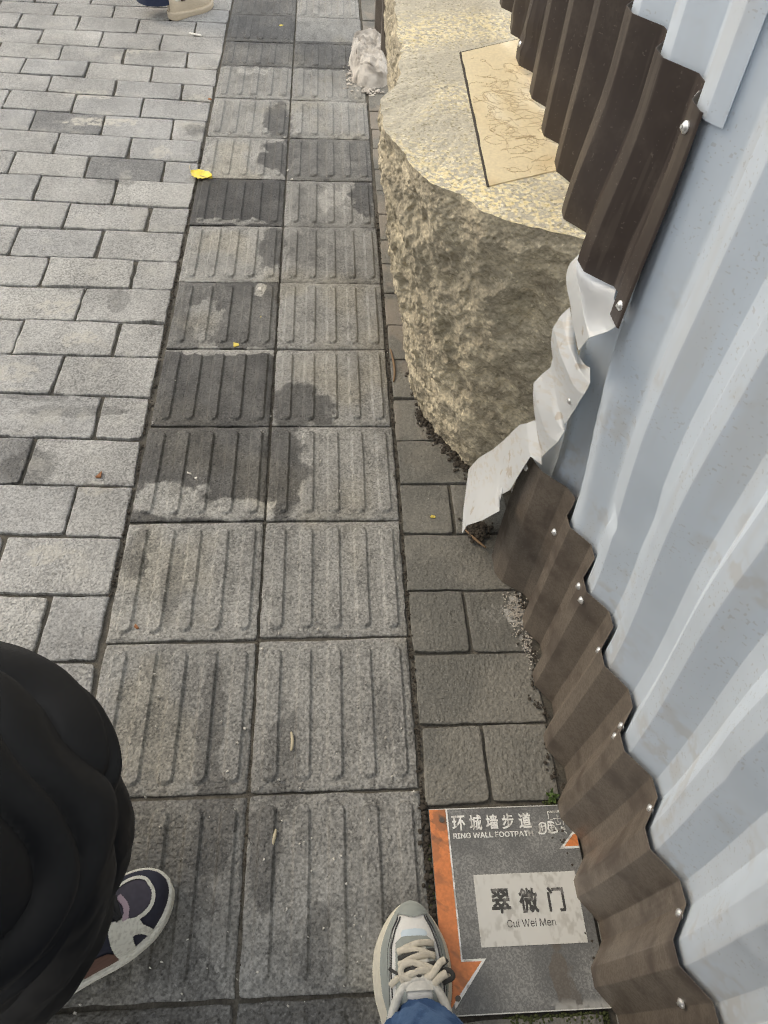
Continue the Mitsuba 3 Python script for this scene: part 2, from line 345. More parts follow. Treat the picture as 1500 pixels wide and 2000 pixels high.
# ------------------------------------------------------------------ the ground
def sheet(x0, x1, y0, y1, z):
    return TM([[x0, y0, z], [x1, y0, z], [x1, y1, z], [x0, y1, z]], [[0, 1, 2], [0, 2, 3]])
X0, X1, Y0, Y1 = -2.35, 0.57, -0.62, 5.35      # the part paved stone by stone
ground = join([sheet(-60, X0, -60, 60, -0.001), sheet(X1, 60, -60, 60, -0.001), sheet(X0, X1, -60, Y0, -0.001), sheet(X0, X1, Y1, 60, -0.001)])
add('ground', ground, 'far_paving', label='grey paved ground reaching on beyond the laid footpath', kind='structure')
add('joint_bed', sheet(X0 - 0.01, X1 + 0.01, Y0 - 0.01, Y1 + 0.01, -0.0085), 'joint_soil', label='dark soil bed showing in the joints between the pavers', kind='structure')

def slab(quad, z=0.0, gap=0.004, n=(14, 9), bevel=0.006, wear=0.004, seed=0, tilt=(0, 0), bars=0, smoothed=False):
    """A paving stone on the quad (four corners, counter-clockwise from low x, low y): worn, uneven edges, skirts into the joint."""
    q = np.array(quad, float)
    c = q.mean(0)
    nu, nv = n
    def axis(k, L):
        e = np.array([0, 0.15, 0.45, 1.0]) * bevel * 1.5 / L
        return np.unique(np.r_[e, np.linspace(bevel * 1.5 / L, 1 - bevel * 1.5 / L, k), 1 - e])
    Lu, Lv = np.linalg.norm(q[1] - q[0]), np.linalg.norm(q[3] - q[0])
    u, v = axis(nu, Lu), axis(nv, Lv)
    if bars:       # points along the shoulders of the bars
        u = np.unique(np.r_[[0, 0.002, 0.0045], [(Lu * c - g) / (Lu - 2 * g) * 1.0 * Lu + o for g in (gap / 2,) for c in BARS for o in (-.0180, -.0162, -.0149, -.0137, -.0125, -.0113, -.0100, -.0085, -.0045, 0, .0045, .0085, .0100, .0113, .0125, .0137, .0149, .0162, .0180)], np.linspace(0.008, Lu - 0.008, 40), [Lu - .0045, Lu - .002, Lu]]) / Lu
        v = np.unique(np.r_[[0, 0.002, 0.0045], np.linspace(0.0075, 0.045, 16), np.linspace(0.05, Lv - 0.05, max(10, nv - 20)), np.linspace(Lv - 0.045, Lv - 0.0075, 16), [Lv - .0045, Lv - .002, Lv]]) / Lv
    U, V = np.meshgrid(u, v, indexing='ij')
    g = gap / 2
    Us, Vs = (U * (Lu - 2 * g) + g) / Lu, (V * (Lv - 2 * g) + g) / Lv
    P = ((1 - Us) * (1 - Vs))[..., None] * q[0] + (Us * (1 - Vs))[..., None] * q[1] + (Us * Vs)[..., None] * q[2] + ((1 - Us) * Vs)[..., None] * q[3]
    x, y = P[..., 0], P[..., 1]
    du, dv = np.minimum(U, 1 - U) * Lu, np.minimum(V, 1 - V) * Lv
    d = np.minimum(du, dv)
    # ragged outline: the border points move in by noise
    jag = wear * np.clip(nfbm(x, y, seed * 3.1, 38, 3, seed) * 2.2 + 0.35, 0, 1.6) * np.exp(-d / 0.004)
    corner = wear * 2.2 * np.clip(nz(x, y, seed * 7.7, 9, seed + 5) * 2, 0, 1) * np.exp(-(du + dv) / 0.010)
    to_c = np.stack([np.where(U < 0.5, 1, -1) * np.exp(-du / 0.004), np.where(V < 0.5, 1, -1) * np.exp(-dv / 0.004)], -1)
    eu, ev = (q[1] - q[0]) / Lu, (q[3] - q[0]) / Lv
    P = P + (jag + corner)[..., None] * (to_c[..., :1] * eu + to_c[..., 1:] * ev)
    b = bevel * (1 + 0.7 * nz(x, y, seed, 25, seed + 2) * 2)
    h = -0.5 * b * np.clip(1 - d / b, 0, 1) ** 2
    h += tilt[0] * (x - c[0]) + tilt[1] * (y - c[1]) + 0.0012 * nfbm(x, y, seed, 14, 3, seed + 9) * 2
    if bars:
        h += bar_height(Us, Vs, Lu, Lv, x, y, bars, seed)
    top = np.dstack([P, z + h])
    nU, nV = top.shape[:2]
    ring = np.concatenate([np.arange(nU) * nV, (nU - 1) * nV + np.arange(1, nV), np.arange(nU - 2, -1, -1) * nV + nV - 1, np.arange(nV - 2, 0, -1)])
    V3 = top.reshape(-1, 3); k = len(V3)
    low = V3[ring].copy(); low[:, 2] = -0.0135; V3 = np.vstack([V3, low])
    i = np.arange(len(ring)); j = (i + 1) % len(ring)
    f = np.vstack([grid_faces(nU, nV), np.stack([ring[i], k + i, k + j], -1), np.stack([ring[i], k + j, ring[j]], -1)])
    f[:len(grid_faces(nU, nV))] = f[:len(grid_faces(nU, nV))]
    return TM(V3, f)

BARS = (0.115, 0.31, 0.505, 0.70, 0.895)
def bar_height(U, V, Lu, Lv, x, y, strength, seed):
    h = np.zeros_like(U)
    for cu in BARS:
        a = (U - cu) * Lu
        b = np.maximum(np.abs(V - 0.5) - (0.5 - 0.06 - 0.055), 0) * Lv
        d = np.sqrt(a * a + b * b) - 0.0
        rad = 0.0140 + 0.0010 * nz(x, y, seed + cu * 9, 40, seed)
        h = np.maximum(h, 1 - sstep(rad - 0.0035, rad + 0.0022, d))
    worn = 0.85 + 0.4 * nfbm(x, y, seed, 10, 3, seed + 3)
    h = h * 0.0070 * worn * strength
    return h - 0.0011 * sstep(0.012, 0.008, np.minimum(np.minimum(U, 1 - U) * Lu, np.minimum(V, 1 - V) * Lv))

# tactile paving: two columns of barred tiles, 0.3 m
thing('tactile_paving', 'two columns of grey barred tactile tiles running along the footpath', kind='structure')
LEFT_X = {-1: -0.296, 0: -0.296, 1: -0.298, 2: -0.300, 3: -0.300, 4: -0.297, 5: -0.296, 6: -0.299, 7: -0.301, 8: -0.303, 9: -0.301, 10: -0.301, 11: -0.302, 12: -0.303, 13: -0.304}
JOINT_Y = [-0.302, -0.002, 0.302, 0.605, 0.903, 1.200, 1.494, 1.797, 2.101, 2.392, 2.694, 3.010, 3.318, 3.570, 3.878, 4.18, 4.48, 4.78, 5.08, 5.35]
for r in range(len(JOINT_Y) - 1):
    y0, y1 = JOINT_Y[r], JOINT_Y[r + 1]
    for col in (0, 1):
        a, b = (LEFT_X.get(r - 1, -0.302), -0.0005) if col == 0 else (-0.0005, 0.3015 + 0.0015 * math.sin(r * 2.1))
        e = rng.normal(0, 0.0012, 4)
        q = [(a, y0 + e[0]), (b, y0 + e[1]), (b, y1 + e[2]), (a, y1 + e[3])]
        s = 0.55 if (r, col) in ((13, 1), (14, 0)) else (0.75 if r > 11 else 1.0)
        n = (84, 76) if y0 < 1.3 else ((60, 44) if y0 < 3 else (48, 26))
        if (r, col) == (13, 1): s = 0.12
        add('tile', slab(q, rng.normal(0, 0.0008), gap=0.0045, n=n, bevel=0.005, wear=0.0022, seed=r * 2 + col + 3, tilt=rng.normal(0, 0.004, 2), bars=s), 'tile_concrete', smooth=28, parent='tactile_paving')

for a, b in ((-0.298, -0.0005), (-0.0005, 0.302)):
    add('tile', slab([(a, -0.618), (b, -0.618), (b, -0.302), (a, -0.302)], 0.0, gap=0.0045, n=(60, 50), bevel=0.005, wear=0.0022, seed=90, bars=1.0), 'tile_concrete', smooth=28, parent='tactile_paving')

# brick-shaped pavers left of it, in running bond
thing('pavement', 'grey concrete block pavement laid in running bond left of the tactile tiles', kind='structure')
ROWS = [(-0.3, 0.20, -0.04), (0.262, -0.04), (0.413, -0.04), (0.563, -0.04)]
LINES = [0.714, 0.861, 1.008, 1.154, 1.302, 1.456, 1.598, 1.751, 1.895, 2.051, 2.195, 2.348, 2.493, 2.644, 2.806, 2.965, 3.111, 3.264, 3.424, 3.601, 3.765, 3.918]
SLOPE = [-0.035, -0.050, -0.030, -0.038, -0.040, -0.032, -0.040, -0.033, -0.046, -0.046, -0.058, -0.072, -0.084, -0.088, -0.082, -0.081, -0.086, -0.079, -0.066, -0.040, -0.036, -0.022]
lines = [(y, -0.035) for y in (-0.62, -0.47, -0.33, -0.18, -0.035, 0.114, 0.264, 0.414, 0.563)] + list(zip(LINES, SLOPE)) + [(y, -0.022) for y in (4.07, 4.22, 4.375, 4.525, 4.68, 4.83, 4.98, 5.13, 5.28)]
FIRST = {9: -0.553, 10: -0.431, 11: -0.558, 12: -0.425, 13: -0.555, 14: -0.430, 15: -0.555, 16: -0.430, 17: -0.555, 18: -0.430, 19: -0.556, 20: -0.418, 21: -0.556, 22: -0.425, 23: -0.560,
         24: -0.427, 25: -0.564, 26: -0.440, 27: -0.569, 28: -0.439, 29: -0.566, 8: -0.427}     # first joint left of the tactile strip, by row
DARK = {(-0.92, 2.70): 3, (-0.50, 2.40): 3, (-0.43, 2.88): 2, (-0.60, 2.88): 2, (-0.43, 2.74): 2, (-0.68, 1.08): 3, (-0.48, 1.24): 2, (-0.70, 2.62): 2, (-0.44, 3.03): 2, (-0.60, 0.65): 1, (-0.36, 0.64): 2}
def near_dark(x, y, w):
    for (a, b), k in DARK.items():
        if abs(a - x) < w / 2 and abs(b - y) < 0.07: return k
    return None
for r in range(len(lines) - 1):
    (ya, sa), (yb, sb) = lines[r], lines[r + 1]
    right = -0.3045
    fj = FIRST.get(r, -0.556 if r % 2 else -0.430)
    xs = [right, fj]
    if xs[1] < -0.5: pass
    while xs[-1] > X0 + 0.2: xs.append(xs[-1] - 0.2585 + rng.normal(0, 0.0025))
    for i in range(len(xs) - 1):
        b, a = xs[i], xs[i + 1]
        lo, hi = (lambda x: ya + sa * (x + 0.303)), (lambda x: yb + sb * (x + 0.303))
        sl = -0.05 * 0.15 if r > 18 else 0.0
        k = 0.0
        if i == 0 and b - a > 0.3:       # never wider than a stone: split off a half
            pass
        e = rng.normal(0, 0.0014, 8)
        q = [(a + k + e[0], lo(a) + e[1]), (b + (k if i else 0) + e[2], lo(b) + e[3]), (b + (sl if i else 0) + e[4], hi(b) + e[5]), (a + sl + e[6], hi(a) + e[7])]
        cx, cy = (a + b) / 2, (lo(cx0 := (a + b) / 2) + hi(cx0)) / 2
        near = cy < 2.2 and cx > -1.2
        m = near_dark(cx, cy, b - a)
        if m is None: m = int(rng.choice([0, 0, 0, 1, 1, 2]))
        add('paver', slab(q, rng.normal(0.001, 0.0012), gap=0.0056, n=(18, 10) if near else (8, 5), bevel=0.0052, wear=0.0045, seed=r * 17 + i + 40, tilt=rng.normal(0, 0.006, 2)), PAVER_M[m], smooth=30, parent='pavement')

# the narrow course right of it, running under the fence
thing('edge_paving', 'single course of grey block pavers between the tactile tiles and the fence', kind='structure')
EY = [-0.62, -0.47, -0.33, -0.185, -0.042]
EY2 = [0.271, 0.417, 0.566, 0.713, 0.8625, 1.008, 1.150, 1.30, 1.45, 1.60, 1.75, 1.90, 2.03, 2.18, 2.33, 2.48, 2.63, 2.78, 2.93, 3.073, 3.225, 3.375, 3.53, 3.693, 3.857, 4.009, 4.16, 4.31, 4.46, 4.61, 4.76, 4.91, 5.06, 5.21, 5.35]
def edge_row(y0, y1, half, seed):
    xs = [0.3065, 0.4245, 0.552] if half else [0.3065, 0.552]
    for i in range(len(xs) - 1):
        e = rng.normal(0, 0.0012, 8)
        q = [(xs[i] + e[0], y0 + e[1]), (xs[i + 1] + e[2], y0 + e[3]), (xs[i + 1] + e[4], y1 + e[5]), (xs[i] + e[6], y1 + e[7])]
        add('paver', slab(q, rng.normal(0, 0.001), gap=0.0040, n=(16, 14), bevel=0.0036, wear=0.0028, seed=seed + i, tilt=rng.normal(0, 0.005, 2)), 'edge_concrete', smooth=30, parent='edge_paving')
for i in range(len(EY) - 1): edge_row(EY[i], EY[i + 1], i % 2 == 0, 400 + i * 3)
for i in range(len(EY2) - 1): edge_row(EY2[i], EY2[i + 1], i % 2 == 0, 500 + i * 3)

# ------------------------------------------------------------------ the fence
FENCE = thing('corrugated_fence', 'corrugated sheet metal fence, blue grey with dark brown strips, closing off the footpath', 'fence')
PER, PH, AMP = 0.1253, 0.612, 0.0136
def wave(y):
    u = np.abs(((np.asarray(y, float) - PH) / PER + 0.5) % 1.0 - 0.5)      # 0 at a crest (towards the path), 0.5 in a trough
    return -1 + 2 * np.clip((u - 0.105) / (0.5 - 0.21), 0, 1)
def fence_x(y, z):
    return 0.5585 + 0.007 * (1 - sstep(0.05, 0.35, y)) * (1 - sstep(0.1, 0.5, z)) - 0.0305 * sstep(0.36, 0.78, z) + AMP * wave(y) + 0.002 * nz(y, z, 0, 5, 3) * 2
def wave_ys(y0, y1, fine=1):
    """y samples with a point at every bend of the profile, rounded a little."""
    ks = np.arange(math.floor((y0 - PH) / PER) - 1, math.ceil((y1 - PH) / PER) + 2)
    bends = np.array([-0.395, -0.105, 0.105, 0.395])
    ys = (PH + PER * (ks[:, None] + bends)).ravel()
    ys = np.concatenate([ys - 0.0012, ys + 0.0012] + [ys + PER * 0.145 * k for k in range(fine)])
    return np.unique(np.round(np.r_[y0, ys[(ys > y0) & (ys < y1)], y1], 5))
def sheet_grid(ys, zs, off=0.0, fn=None):
    Y, Z = np.meshgrid(ys, zs, indexing='ij')
    w = lambda y: fence_x(y, Z)
    X = (fence_x(Y - 0.0008, Z) + fence_x(Y + 0.0008, Z)) / 2 + off
    if fn is not None: X, Y, Z = fn(X, Y, Z)
    return np.stack([X, Y, Z], -1)

def dents(X, Y, Z):
    Y = Y + 0.018 * np.clip(1 - Z / 0.36, 0, 1)
    X = X + 0.004 * (1 - sstep(0.25, 0.36, Z))
    for y, z, ry, rz, a in ((0.50, 0.53, 0.035, 0.030, 0.012), (0.535, 0.50, 0.02, 0.05, -0.007), (0.44, 0.60, 0.03, 0.06, 0.004), (0.30, 0.75, 0.05, 0.10, 0.003), (0.10, 0.62, 0.05, 0.05, 0.004), (-0.05, 0.55, 0.06, 0.03, -0.004), (0.60, 0.70, 0.02, 0.05, 0.005)):
        d = np.sqrt(((Y - y) / ry) ** 2 + ((Z - z) / rz) ** 2)
        X = X + a * np.clip(1 - d, 0, 1)
    return X, Y, Z
zs1 = np.r_[np.linspace(0.0, 0.3, 5), np.linspace(0.33, 1.0, 68), np.linspace(1.05, 2.1, 12)]
def cut_edge(X, Y, Z):
    # the far edge is cut to the outline of the boulder
    edge = np.interp(Z, [0, .36, .40, .45, .50, .55, .60, .65, .70, .75, .80, 2.1], [.86, .86, .85, .82, .80, .775, .755, .745, .735, .73, .66, .62])
    Y2 = np.where(Y > 0.54, 0.54 + (Y - 0.54) * (edge - 0.54) / (0.80 - 0.54), Y)
    X = (fence_x(Y2 - 0.0008, Z) + fence_x(Y2 + 0.0008, Z)) / 2 + 0.0045
    return dents(X, Y2, Z)
P = sheet_grid(np.unique(np.r_[wave_ys(-1.6, 0.54, 3), np.linspace(0.54, 0.80, 44)]), zs1, 0.0045, cut_edge)
add('sheet', thick_sheet(P, 0.001), 'blue_grey_paint', smooth=14, parent=FENCE, label='blue grey corrugated sheet nearest the camera, dented and dusty near its foot')
P = sheet_grid(wave_ys(0.582, 2.9, 2), np.linspace(1.022, 2.1, 22), -0.0012)
add('sheet', thick_sheet(P, 0.001), 'blue_grey_paint', smooth=14, parent=FENCE, label='blue grey corrugated sheet over the stone, lapping the nearer sheet')

def low_strip(X, Y, Z):
    e = sstep(0.635, 0.80, Y)
    X = X - (0.062 - 0.012 * sstep(0, 0.36, Z)) * e + AMP * 0.6 * e * -wave(Y)
    X = X + 0.0016 * nfbm(Y, Z, 0, 9, 3, 11) * 2 * sstep(-0.7, 0.3, 0.2 - Z + 0.5 * 0)
    Yn = Y + 0.018 * (1 - Z / 0.36) * (1 - e)
    top = 0.367 + 0.004 * nz(Y, 0, 0, 7, 5) * 2
    Zn = Z * top / 0.37
    tip = sstep(0.74, 0.80, Y)
    Zn = Zn * (1 - 0.05 * tip)
    return X, Yn, Zn
P = sheet_grid(wave_ys(-1.6, 0.80, 3), np.linspace(0.0, 0.37, 26), -0.0055, low_strip)
STRIP = add('brown_strip', thick_sheet(P, 0.001), 'brown_paint', smooth=14, parent=FENCE, label='dusty dark brown corrugated strip along the foot of the fence')

def up_strip(X, Y, Z):
    f = 1 - sstep(0.772, 0.98, Z)
    X = X - 0.020 * f * np.exp(-((Y - 0.80) / 0.13) ** 2) - 0.004 * f
    c = np.exp(-((Y - 1.42) / 0.10) ** 2)
    X = X + c * 0.012 * nfbm(Y, Z, 0, 22, 3, 21) * 2
    bottom = 0.772 + 0.006 * nz(Y, 0, 0, 11, 8) * 2 + 0.02 * sstep(1.25, 1.5, Y)
    Z2 = bottom + (Z - 0.772) * (1.030 - bottom) / (1.030 - 0.772)
    return X, Y, Z2
P = sheet_grid(wave_ys(0.596, 2.6, 3), np.linspace(0.772, 1.030, 22), -0.0085, up_strip)
STRIP2 = add('brown_strip', thick_sheet(P, 0.001), 'brown_paint', smooth=14, parent=FENCE, label='dark brown corrugated strip standing on top of the boulder')

FLAP_A = [[(0.5, 0.804, 0.733), (0.487, 0.783, 0.724), (0.48, 0.726, 0.722), (0.477, 0.673, 0.715), (0.476, 0.632, 0.71)], [(0.5, 0.788, 0.752), (0.48, 0.73, 0.765), (0.47, 0.666, 0.772), (0.468, 0.627, 0.768), (0.47, 0.597, 0.759)], [(0.515, 0.773, 0.75), (0.502, 0.733, 0.756), (0.494, 0.673, 0.765), (0.49, 0.634, 0.766), (0.488, 0.59, 0.774)], [(0.53, 0.742, 0.753), (0.524, 0.691, 0.767), (0.52, 0.675, 0.759), (0.518, 0.646, 0.762), (0.518, 0.621, 0.767)]]
FLAP_B = [[(0.5, 0.768, 0.678), (0.504, 0.74, 0.663), (0.508, 0.698, 0.644), (0.514, 0.665, 0.653)], [(0.49, 0.767, 0.663), (0.494, 0.708, 0.653), (0.501, 0.664, 0.648), (0.507, 0.632, 0.654)], [(0.484, 0.77, 0.639), (0.488, 0.687, 0.634), (0.497, 0.661, 0.624), (0.503, 0.631, 0.633)], [(0.49, 0.776, 0.607), (0.494, 0.724, 0.599), (0.501, 0.678, 0.592), (0.507, 0.647, 0.597)], [(0.5, 0.777, 0.574), (0.504, 0.736, 0.566), (0.508, 0.703, 0.562), (0.514, 0.673, 0.557)], [(0.5, 0.778, 0.555), (0.504, 0.741, 0.541), (0.508, 0.708, 0.529), (0.514, 0.688, 0.517)], [(0.494, 0.792, 0.526), (0.498, 0.735, 0.522), (0.504, 0.692, 0.517), (0.51, 0.672, 0.517)], [(0.484, 0.789, 0.512), (0.488, 0.753, 0.493), (0.497, 0.71, 0.48), (0.503, 0.667, 0.5)], [(0.49, 0.795, 0.484), (0.494, 0.76, 0.46), (0.501, 0.739, 0.431), (0.507, 0.716, 0.413)], [(0.502, 0.8, 0.441), (0.506, 0.78, 0.421), (0.51, 0.758, 0.403), (0.516, 0.729, 0.376)]]
FLAP_C = [[(0.507, 0.795, 0.42), (0.507, 0.765, 0.416), (0.507, 0.73, 0.412), (0.508, 0.71, 0.398)], [(0.495, 0.802, 0.405), (0.494, 0.77, 0.398), (0.494, 0.753, 0.391), (0.494, 0.736, 0.391)], [(0.492, 0.825, 0.379), (0.488, 0.795, 0.342), (0.484, 0.767, 0.306), (0.482, 0.757, 0.275)], [(0.494, 0.865, 0.318), (0.488, 0.83, 0.296), (0.48, 0.795, 0.275), (0.474, 0.772, 0.244)], [(0.492, 0.899, 0.258), (0.484, 0.856, 0.239), (0.474, 0.802, 0.242), (0.466, 0.751, 0.249)], [(0.488, 0.933, 0.199), (0.476, 0.86, 0.2), (0.464, 0.78, 0.234), (0.455, 0.708, 0.274)], [(0.478, 0.992, 0.107), (0.463, 0.92, 0.121), (0.447, 0.835, 0.146), (0.436, 0.735, 0.212)], [(0.471, 1.029, 0.027), (0.452, 0.941, 0.062), (0.436, 0.866, 0.075), (0.428, 0.798, 0.114)], [(0.468, 1.019, 0.026), (0.45, 0.942, 0.05), (0.433, 0.863, 0.068), (0.424, 0.811, 0.068)]]
def flap(ctrl, k=6):
    """Bent sheet: straight between the folds (rows), smooth along them."""
    A = np.array(ctrl)
    n, m = A.shape[:2]
    s = np.linspace(0, m - 1, (m - 1) * k + 1)
    A = PchipInterpolator(np.arange(m), A, axis=1)(s)
    rows = []
    for i in range(n - 1):
        for t in ([0, 0.08, 0.25, 0.5, 0.75, 0.92]): rows.append(A[i] * (1 - t) + A[i + 1] * t)
    rows.append(A[-1])
    G = np.array(rows)
    G2 = G.copy(); G2[1:-1] = (G[:-2] + 6 * G[1:-1] + G[2:]) / 8
    G2[..., 0] += 0.0016 * nfbm(G2[..., 1], G2[..., 2], 0, 28, 3, 31) * 2
    return thick_sheet(G2, 0.0009)
FL = [add('white_flap', flap(c), 'white_paint', smooth=16, parent=FENCE, label=l) for c, l in
      ((FLAP_A, 'bent white flap just below the upper brown strip'), (FLAP_B, 'creased dirty white sheet riveted over the cut edge beside the boulder'), (FLAP_C, 'curled white flap reaching down to the pavers at the boulder'))]

def rivet(parent, p, r=0.0062, nrm=(-1, -0.12, 0.1)):
    prof = np.array([[0, 0.0046], [0.35, 0.0043], [0.7, 0.0031], [0.86, 0.0017], [1.0, 0.0013], [1.04, 0.0]]) * [r, 1]
    m = trimesh.creation.revolve(prof, sections=18)
    pin = trimesh.creation.cylinder(radius=r * 0.32, height=0.0012, sections=10); pin.apply_translation([0, 0, 0.0048])
    m = join([m, pin])
    m.apply_transform(trimesh.geometry.align_vectors([0, 0, 1], np.asarray(nrm, float)))
    m.apply_translation(p)
    add('rivet', m, 'rivet_metal', smooth=40, parent=parent)
def on_strip(y, z, off):
    return float((fence_x(np.array(y), np.array(z))) + off)
for y, z in ((0.498, 0.345), (0.383, 0.345), (0.475, 0.34), (0.262, 0.352), (0.254, 0.335), (0.149, 0.355), (0.026, 0.358), (-0.057, 0.285)):
    rivet(STRIP, (on_strip(y, z, -0.0055), y, z))
for y, z, o in ((0.664, 1.016, -0.010), (0.6145, 1.008, -0.010), (0.607, 0.80, -0.015), (1.365, 0.81, -0.013)):
    rivet(STRIP2, (on_strip(y, z, o), y, z))
rivet(STRIP, (0.4985, 0.752, 0.343)); rivet(STRIP, (0.5205, 0.603, 0.349)); rivet(FL[1], (0.5075, 0.678, 0.577))

# ------------------------------------------------------------------ the boulder
ROCK = thing('boulder', 'big rough granite boulder with a worn yellowish top, half behind the fence', 'boulder')
BASE = [(.56, 1.00), (.472, 1.072), (.419, 1.167), (.378, 1.257), (.366, 1.374), (.368, 1.565), (.368, 1.781), (.356, 1.968), (.34, 2.084), (.36, 2.25), (.5, 2.45), (.8, 2.5), (1.0, 2.3), (1.0, 1.2), (.8, .98)]
TOP = [(.60, .80), (.509, .811), (.474, .823), (.412, .847), (.374, .873), (.346, .922), (.306, .95), (.279, 1.002), (.255, 1.075), (.237, 1.126), (.233, 1.181), (.242, 1.23), (.273, 1.304), (.288, 1.428), (.294, 1.58), (.287, 1.721),
       (.29, 1.9), (.30, 2.1), (.36, 2.3), (.55, 2.5), (.85, 2.5), (1.02, 2.2), (1.02, 1.1), (.85, .85)]
RC = np.array([0.66, 1.55])
ZT = 0.765
def star(poly, ang):
    p = np.array(poly); p = np.vstack([p, p[:1]])
    out = np.zeros(len(ang))
    for i, a in enumerate(ang):
        d = np.array([math.cos(a), math.sin(a)])
        for q, r in zip(p[:-1], p[1:]):
            e = r - q; den = d[0] * e[1] - d[1] * e[0]
            if abs(den) < 1e-12: continue
            w = q - RC
            t = (w[0] * e[1] - w[1] * e[0]) / den; s = (w[0] * d[1] - w[1] * d[0]) / den
            if t > 0 and -1e-9 <= s <= 1 + 1e-9: out[i] = max(out[i], t)
    return out
# angles: dense where the stone is seen
dens = np.r_[np.linspace(math.radians(145), math.radians(262), 760), np.linspace(math.radians(262), math.radians(505), 120)[1:-1]]
rb, rt = star(BASE, dens), star(TOP, dens)
k5 = np.array([1, 4, 6, 4, 1]) / 16.0
rt = np.convolve(np.r_[rt[-2:], rt, rt[:2]], k5, 'valid'); rb = np.convolve(np.r_[rb[-2:], rb, rb[:2]], k5, 'valid')
zl = np.r_[-0.02, np.linspace(0, 0.70, 150), np.linspace(0.703, 0.752, 22), 0.757, 0.761, 0.764, ZT]
Zg, Ag = np.meshgrid(zl, dens, indexing='ij')
tt = np.clip(Zg / ZT, 0, 1)
Rg = rb[None] * (1 - tt) + rt[None] * tt + 0.012 * np.sin(np.pi * tt)
dirx, diry = np.cos(Ag), np.sin(Ag)
x0, y0 = RC[0] + Rg * dirx, RC[1] + Rg * diry
def ridged(x, y, z, s, seed, octs=4):
    out, a = 0, 1.0
    for o in range(octs):
        out = out + a * (1 - np.abs(2 * (nz(x, y, z, s * 2 ** o, seed + o) * 2)))
        a *= 0.5
    return out / 1.9
wx = 0.03 * nz(x0, y0, Zg, 9, 70)
disp = 0.022 * nfbm(x0, y0, Zg, 6.5, 3, 51) * 2 + 0.018 * (ridged(x0 + wx, y0, Zg * 0.8 + wx, 15, 61, 4) - 0.3) + 0.009 * nfbm(x0, y0, Zg, 42, 3, 81) * 2 + 0.005 * nfbm(x0, y0, Zg, 110, 2, 91) * 2
fade = 0.30 + 0.70 * sstep(0.0, 0.05, ZT - Zg)
fade = np.where(Zg > 0.7635, 0.30, fade)
disp = disp * fade
# a chipped rim: the edge drops and draws in, unevenly
chip = np.clip(nfbm(x0, y0, 0 * Zg, 13, 4, 33) * 2.4 + 0.15, 0, 1) * np.exp(-((ZT - Zg) / 0.022))
disp = disp - 0.016 * chip
hole = np.exp(-(((x0 - 0.440) / 0.016) ** 2 + ((y0 - 1.16) / 0.022) ** 2 + ((Zg - 0.055) / 0.030) ** 2))
disp = disp - 0.045 * hole
Rn = Rg + disp
V = np.stack([RC[0] + Rn * dirx, RC[1] + Rn * diry, Zg - 0.006 * chip], -1)
rough = loft(V, True, False)
add('rough_face', rough, 'rough_stone', smooth=True, parent=ROCK)
rim = V[-1]
rr = np.r_[1.0, 0.994, 0.985, 0.97, 0.95, np.linspace(0.92, 0.02, 46)]
Tp = rim[None] * rr[:, None, None] + (np.array([RC[0], RC[1], ZT])[None, None]) * (1 - rr)[:, None, None]
x, y = Tp[..., 0], Tp[..., 1]
inner = sstep(1.0, 0.96, rr)[:, None]
Tp[..., 2] += inner * (0.004 * nfbm(x, y, 0, 9, 3, 15) * 2 + 0.0022 * nfbm(x, y, 0, 60, 3, 16) * 2) + 0.0 * x
flatten = 1 - sstep(0.0, 0.06, np.maximum(np.abs(x - 0.46) - 0.07, np.abs(y - 1.22) - 0.29))
Tp[..., 2] = Tp[..., 2] * (1 - flatten * 0.85) + flatten * 0.85 * ZT
top = loft(Tp, False, True)
add('worn_top', top, 'worn_stone', smooth=30, parent=ROCK, label='worn yellow and grey top face of the boulder')

INS = [(.391, .944), (.575, 1.030), (.575, 1.540), (.404, 1.437)]
pts = []
for a, b in zip(INS, INS[1:] + INS[:1]):
    for t in np.linspace(0, 1, 40, endpoint=False):
        p = np.array(a) * (1 - t) + np.array(b) * t
        pts.append(p + 0.0022 * np.array([nz(p[0], p[1], 0, 30, 3), nz(p[0], p[1], 5, 30, 4)]))
PANEL = add('panel', flat_poly([pts], ZT - 0.004, ZT + 0.0018), 'smooth_panel', parent=ROCK, label='smooth ochre panel set in the top of the boulder, covered with scratches')
joint = join([stroke([np.array(INS[3]) + (-.0015, 0.001), np.array(INS[0]) + (-.002, -.001)], 0.0042, ZT - 0.002, ZT + 0.0015),
              stroke([np.array(INS[3]) + (-.0015, 0.0015), np.array(INS[2])], 0.0036, ZT - 0.002, ZT + 0.0015)])
add('joint', joint, 'dark_dirt', parent=PANEL)
ms = []
r2 = np.random.default_rng(12)
for i in range(190):
    c = np.array([r2.normal(0.47, 0.035), r2.normal(1.16, 0.10)])
    if i % 5 == 0: c = np.array([r2.uniform(.42, .52), r2.uniform(1.0, 1.42)])
    a = r2.uniform(0, 2 * np.pi); L = r2.uniform(0.008, 0.06); q = [c]
    turn = r2.normal(0, 0.25) if i % 3 else r2.normal(0, 0.6)
    for s in range(7):
        q.append(q[-1] + L / 7 * np.array([math.cos(a), math.sin(a)])); a += turn + r2.normal(0, 0.15)
    q = [p for p in q if 0.40 + 0.0 * p[1] < p[0] < 0.565 and 0.985 < p[1] < 1.44]
    if len(q) > 2: ms.append(stroke(q, r2.uniform(0.0003, 0.0007), ZT + 0.0012, ZT + 0.0022))
ms.append(stroke([(.455, 1.094), (.474, 1.102), (.490, 1.105)], 0.0028, ZT + 0.0012, ZT + 0.0024))
add('scratches', join(ms), 'scratch_ink', parent=PANEL, kind='stuff')

